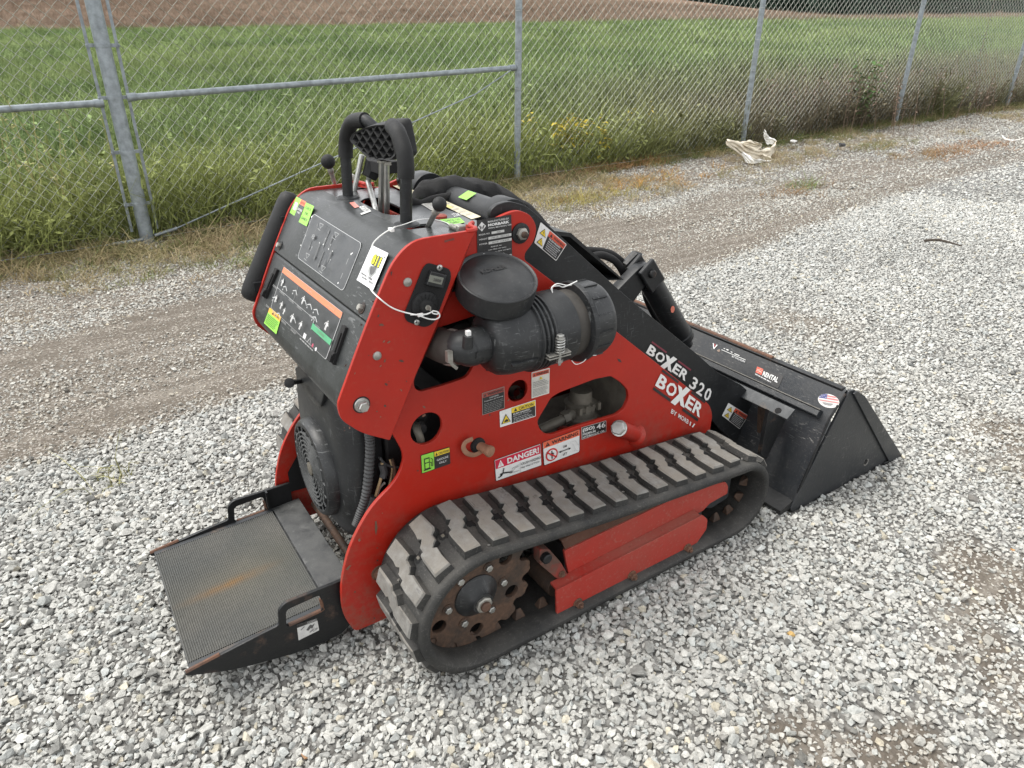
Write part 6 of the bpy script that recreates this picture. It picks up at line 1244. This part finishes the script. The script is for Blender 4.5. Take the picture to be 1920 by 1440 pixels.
rc_ = random.Random(21)
for k in range(40):
    u, v, y = rc_.choice([(rc_.uniform(745, 1300), rc_.uniform(700, 900), YP), (rc_.uniform(650, 740), rc_.uniform(950, 1160), YP), (rc_.uniform(650, 800), rc_.uniform(640, 780), YC), (rc_.uniform(640, 735), rc_.uniform(560, 820), YC)])
    q = A(u, v, y)
    if y == YP:
        pin = lambda L: sum(((b1 > q[2]) != (b2 > q[2])) and (q[0] < (a2-a1)*(q[2]-b1)/(b2-b1)+a1) for (a1, b1), (a2, b2) in zip(L, L[1:]+L[:1])) % 2
        if not pin([p[:2] for p in P1]) or any(pin(list(h)) for h in holes): continue
    s_ = rc_.uniform(.0010, .0026); st_ = rc_.uniform(1, 2.6); an = rc_.uniform(0, 3.1); ca, sa = math.cos(an), math.sin(an)
    pts3 = []
    for j in range(7):
        a = 2*pi*j/7; r_ = s_*rc_.uniform(.6, 1.2); ex, ez = r_*math.cos(a)*st_, r_*math.sin(a); pts3.append((q[0]+ex*ca-ez*sa, y-.0007, q[2]+ex*sa+ez*ca))
    mb = MB().mat(ink(rc_.choice([(.13, .05, .03), (.06, .03, .022), (.20, .09, .06)]))); mb.poly(pts3); mb.build('paint_chip', loader, smooth=0)
# ================================================================== loose things
# paper tag hanging on its wire from the key switch
tagp = thing('hang_tag', 'white paper 811 call-before-you-dig tag wired to the ignition key', 'tag', tuple(float(x) for x in A(700, 500, YC)))
def loc(p): return np.array(p)-np.array(tagp.location)
def on_tag(u, v): return AP(u, v, (-.5345-.003, .7715+.0015), (-.4755-.003, .8765+.0015))
cs = [on_tag(669.5, 525), on_tag(700, 545), on_tag(729, 475), on_tag(698, 460)]
SH = (.30, .31, .30)
D('paper_card', [loc(c) for c in cs], [('r', 0, 0, 1, 1, (.76, .77, .77)), ('p', [(.36, .50), (.78, .62), (.80, .40), (.66, .26), (.48, .28), (.38, .40)], SH), ('p', [(.42, .49), (.72, .57), (.73, .42), (.64, .31), (.52, .33), (.44, .41)], (.10, .10, .10)), T_(.32, .545, .84, .845, '811', (.02, .02, .02), .16), T_(.34, .56, .82, .83, '811', (.62, .60, .02), .05), T_(.84, .84, .95, .89, 'TM', (.1, .1, .1)), T_(.10, .20, .80, .275, "Know what's below.", (.05, .05, .05), .03), T_(.18, .11, .92, .185, 'Call before you dig.', (.05, .05, .05), .03)], tagp, lift=.0006, grime=.04)
mb = MB().mat('white_wire')
W1 = [on_tag(741, 432)+np.array([0, 0, .006]), on_tag(722, 445)+np.array([-.004, 0, .006]), on_tag(706, 462)+np.array([-.006, 0, .006]), on_tag(701, 480)+np.array([-.006, 0, .003]), on_tag(697, 505)+np.array([-.006, 0, .003]), on_tag(695, 520)+np.array([-.006, 0, .003]), on_tag(699, 543)+np.array([-.004, 0, .002]), A(712, 560, YC-.006), A(735, 577, YC-.008), A(760, 586, YC-.012), A(785, 591, YC-.022)]
mb.tube([loc(p) for p in W1], .0013, 7, smooth=6)
mb.tube([loc(A(u, v, YC-.022)) for u, v in ((785, 591), (800, 597), (815, 599), (824, 594), (822, 586), (812, 583), (811, 587), (818, 589), (822, 588))], .0013, 7, smooth=5)
mb.tube([loc(A(u, v, YC-.022)) for u, v in ((770, 590), (785, 590), (800, 589), (811, 584))], .0013, 7, smooth=3); mb.box(loc(A(788, 590.5, YC-.022)), (.010, .005, .005))
mb.tube([loc(p) for p in (on_tag(741, 432)+np.array([0, 0, .006]), AZ(757, 421, ZT+.010), AZ(785, 412, ZT+.012), AZ(810, 411, ZT+.008), AZ(835, 417, ZT+.004), AZ(846, 424, ZT+.004))], .0009, 6, smooth=5)
mb.box(loc(on_tag(734, 437)+np.array([0, 0, .006])), (.006, .014, .005)); mb.build('tie_wire', tagp)

# crumpled cloth at the foot of the third post
rp = AZ(1415, 300, tz(5.4, 3.6)); rag = thing('torn_sack', 'crumpled off-white torn cloth sack lying at the foot of the fence post', 'cloth', (float(rp[0]), float(rp[1]), tz(rp[0], rp[1])))
def RP(u, v): q = AZ(u, v, rag.location[2]); return q
def strip(name, pts, wid, mat, hz):
    """folded band of cloth: pixel path gives the ground line, hz the height of each station"""
    vs, fs = [], []; r = random.Random(len(pts)*7+int(wid[0]*1000)); n = 9; P = []
    for i in range(len(pts)-1):
        for k in range(6): u = k/6; P.append((pts[i][0]*(1-u)+pts[i+1][0]*u, pts[i][1]*(1-u)+pts[i+1][1]*u, hz[i]*(1-u)+hz[i+1]*u, wid[i]*(1-u)+wid[i+1]*u))
    P.append((*pts[-1], hz[-1], wid[-1]))
    yy = rag.location[1]
    for i, (u, v, h, w_) in enumerate(P):
        c = AX(u, v, 0) if False else A(u, v, yy+h)
        for k in range(n):
            a = (k/(n-1)-.5); f = .014*math.sin(k*2.4+i*.35)+.010*math.sin(k*4.1-i*.8)+r.uniform(-.005, .005)
            vs.append((c[0]-rag.location[0]+f*.6, c[1]-rag.location[1]+f*1.4-abs(a)*.03, max(c[2]-rag.location[2]+a*w_+f*.4, .004)))
    m_ = len(P)
    for i in range(m_-1):
        for k in range(n-1): fs.append((i*n+k, i*n+k+1, (i+1)*n+k+1, (i+1)*n+k))
    mb = MB().mat(mat); mb.raw(vs, fs); o = mb.build(name, rag, smooth=70); sd_ = o.modifiers.new('thick', 'SOLIDIFY'); sd_.thickness = .006; ss = o.modifiers.new('sub', 'SUBSURF'); ss.levels = 1; ss.render_levels = 1
strip('cloth_fold', [(1360, 267), (1380, 275), (1398, 286), (1420, 292), (1440, 288), (1450, 276), (1452, 268)], [.05, .10, .13, .11, .10, .10, .06], 'cloth', [.0, .0, -.02, -.04, -.04, 0, .02])
strip('cloth_fold', [(1452, 268), (1442, 264), (1436, 262), (1434, 254), (1432, 250)], [.07, .07, .07, .08, .07], 'cloth_white', [.02, .03, .04, .04, .04])
strip('cloth_fold', [(1385, 272), (1402, 269), (1420, 272), (1427, 276), (1418, 283), (1400, 280)], [.04, .06, .06, .05, .05, .05], 'cloth', [.05, .06, .07, .06, .04, .02])
strip('cloth_fold', [(1390, 288), (1400, 299), (1412, 308), (1425, 308), (1443, 309)], [.04, .08, .12, .10, .04], 'cloth_white', [-.02, -.08, -.14, -.12, -.10])
strip('cloth_fold', [(1428, 294), (1440, 298), (1448, 302), (1454, 308)], [.05, .05, .04, .02], 'cloth', [-.08, -.08, -.08, -.08])
# twig and other litter
a, bq = AZ(1733, 455, tz(4.5, 1.3)), AZ(1802, 464, tz(4.5, 1.3)); mid = AZ(1760, 455, tz(4.5, 1.3))
mb = MB().mat('twig_brown'); mb.tube([a+np.array([0, 0, .012]), mid+np.array([0, 0, .016]), bq+np.array([0, 0, .01])], [.008, .008, .004], 7, smooth=6); tag(mb.build('twig', None), 'thin dark bent twig lying alone on the pale gravel right of the loader', 'twig')
mb = MB().mat('white_wire'); zz = tz(8, 3); mb.tube([AZ(u, v, zz)+np.array([0, 0, .02]) for u, v in ((1878, 258), (1884, 264), (1898, 267), (1912, 265), (1926, 261), (1940, 262))], .009, 7, smooth=5); tag(mb.build('pipe_scrap', None), 'curved white scrap of thin pipe on the gravel at the right edge', 'pipe')
# single stones that stand out from the gravel
def big_stone(u, v, s, col, label, nm='stone'):
    p = AZ(u, v, 0.0); p = AZ(u, v, tz(p[0], p[1])); me = STONES.objects[int(abs(u)) % 12].data.copy(); m = plain('stone_'+str(int(u)), col, .85, 0, .25, 40, .4); me.materials.clear(); me.materials.append(m)
    o = bpy.data.objects.new(nm, me); COL.objects.link(o); o.location = (p[0], p[1], p[2]+s*.2); o.scale = (s, s, s*.9); o.rotation_euler = (.2, .1, u); tag(o, label, 'stone')
big_stone(573, 1418, .024, (.40, .23, .12), 'small orange-tan stone low in the gravel below the loader track')
big_stone(1482, 1192, .020, (.50, .33, .12), 'small yellow stone in the grey gravel right of the track')
big_stone(1898, 1032, .020, (.55, .30, .12), 'small orange chip in the gravel near the right edge')
big_stone(1822, 940, .045, (.16, .15, .135), 'flat dark brown stone in the gravel beside the bucket')
big_stone(1488, 268, .09, (.55, .54, .52), 'larger white stone just right of the torn sack')
big_stone(1577, 275, .10, (.07, .07, .07), 'dark lump in the gravel near the foot of the fence')
# weeds that stand out
LEAFM = {}
def leafmat(name, c):
    m = plain(name, c, .7, 0, .3, 12, 0); m.node_tree.nodes['Principled BSDF'].inputs['Specular IOR Level'].default_value = .2; return m
leafmat('leaf_yellow', (.42, .33, .03)); leafmat('leaf_green', (.08, .15, .045)); leafmat('leaf_dark', (.035, .055, .03)); leafmat('stalk_straw', (.30, .28, .12)); leafmat('stalk_brown', (.16, .115, .085))
def weed(name, label, cat, x, y, stems, h, spread, leaf, stalk, ls, nleaf, seed, lean=.3, group=None):
    r = random.Random(seed); t_ = thing(name, label, cat, (x, y, tz(x, y)), group); st = MB().mat(stalk); lf = MB().mat(leaf)
    for k in range(stems):
        a = r.uniform(0, 2*pi); b0 = Vector((r.gauss(0, spread*.4), r.gauss(0, spread*.25), 0)); hh = h*r.uniform(.65, 1.1); top_ = b0+Vector((math.cos(a)*hh*lean*r.random(), math.sin(a)*hh*lean*r.random(), hh)); mid_ = (b0+top_)/2+Vector((0, 0, hh*.06))
        st.tube([b0, mid_, top_], [.004, .003, .0015], 4, False)
        for q in range(nleaf):
            u = r.uniform(.25, 1.0); p = b0*(1-u)+top_*u; a2 = r.uniform(0, 2*pi); L = ls*r.uniform(.6, 1.3); d = Vector((math.cos(a2), math.sin(a2), r.uniform(-.4, .5))); sd_ = Vector((-math.sin(a2), math.cos(a2), r.uniform(-.3, .3)))*L*.28
            lf.raw([p, p+d*L*.5+sd_, p+d*L-Vector((0, 0, L*.2)), p+d*L*.5-sd_], [(0, 1, 2, 3)])
    s_ = st.build('stem', t_, smooth=0); l_ = lf.build('foliage', t_, smooth=0); s_['kind'] = 'stuff'; l_['kind'] = 'stuff'
def far(u, v, y): q = A(u, v, y); return float(q[0])
weed('yellow_weed', 'bright yellow-leaved weed clump behind the fence right of the middle post', 'weed', far(1063, 300, 4.3), 4.3, 34, .50, .42, 'leaf_yellow', 'stalk_straw', .060, 16, 3)
weed('yellow_weed', 'smaller yellowing weed behind the fence left of the third post', 'weed', far(1200, 290, 4.6), 4.6, 8, .5, .25, 'leaf_yellow', 'stalk_straw', .045, 8, 4)
weed('seed_grass', 'tall straw-coloured seed grass stalks behind the fence left of the terminal post', 'grass', far(165, 420, 4.5), 4.5, 14, .95, .35, 'stalk_straw', 'stalk_straw', .035, 14, 5, .5)
weed('leafy_vine', 'dark green leafy vine climbing the fence between the two right-hand posts', 'vine', far(1600, 230, 4.15), 4.15, 14, .85, .30, 'leaf_green', 'stalk_brown', .085, 12, 6, .4)
weed('brown_weed', 'dead brown weed thicket behind the fence right of the torn sack', 'weed', far(1540, 235, 4.4), 4.4, 90, .72, 1.6, 'stalk_brown', 'stalk_brown', .045, 9, 7, .35)
weed('brown_weed', 'dead brown weed thicket behind the fence past the fourth post', 'weed', far(1730, 215, 4.5), 4.5, 90, .75, 2.2, 'stalk_brown', 'stalk_brown', .045, 9, 8, .35)
weed('tall_thistle', 'single tall dark thistle stalk behind the fence near its right end', 'weed', far(1812, 200, 4.6), 4.6, 2, 1.75, .05, 'leaf_dark', 'stalk_brown', .07, 16, 9, .05)
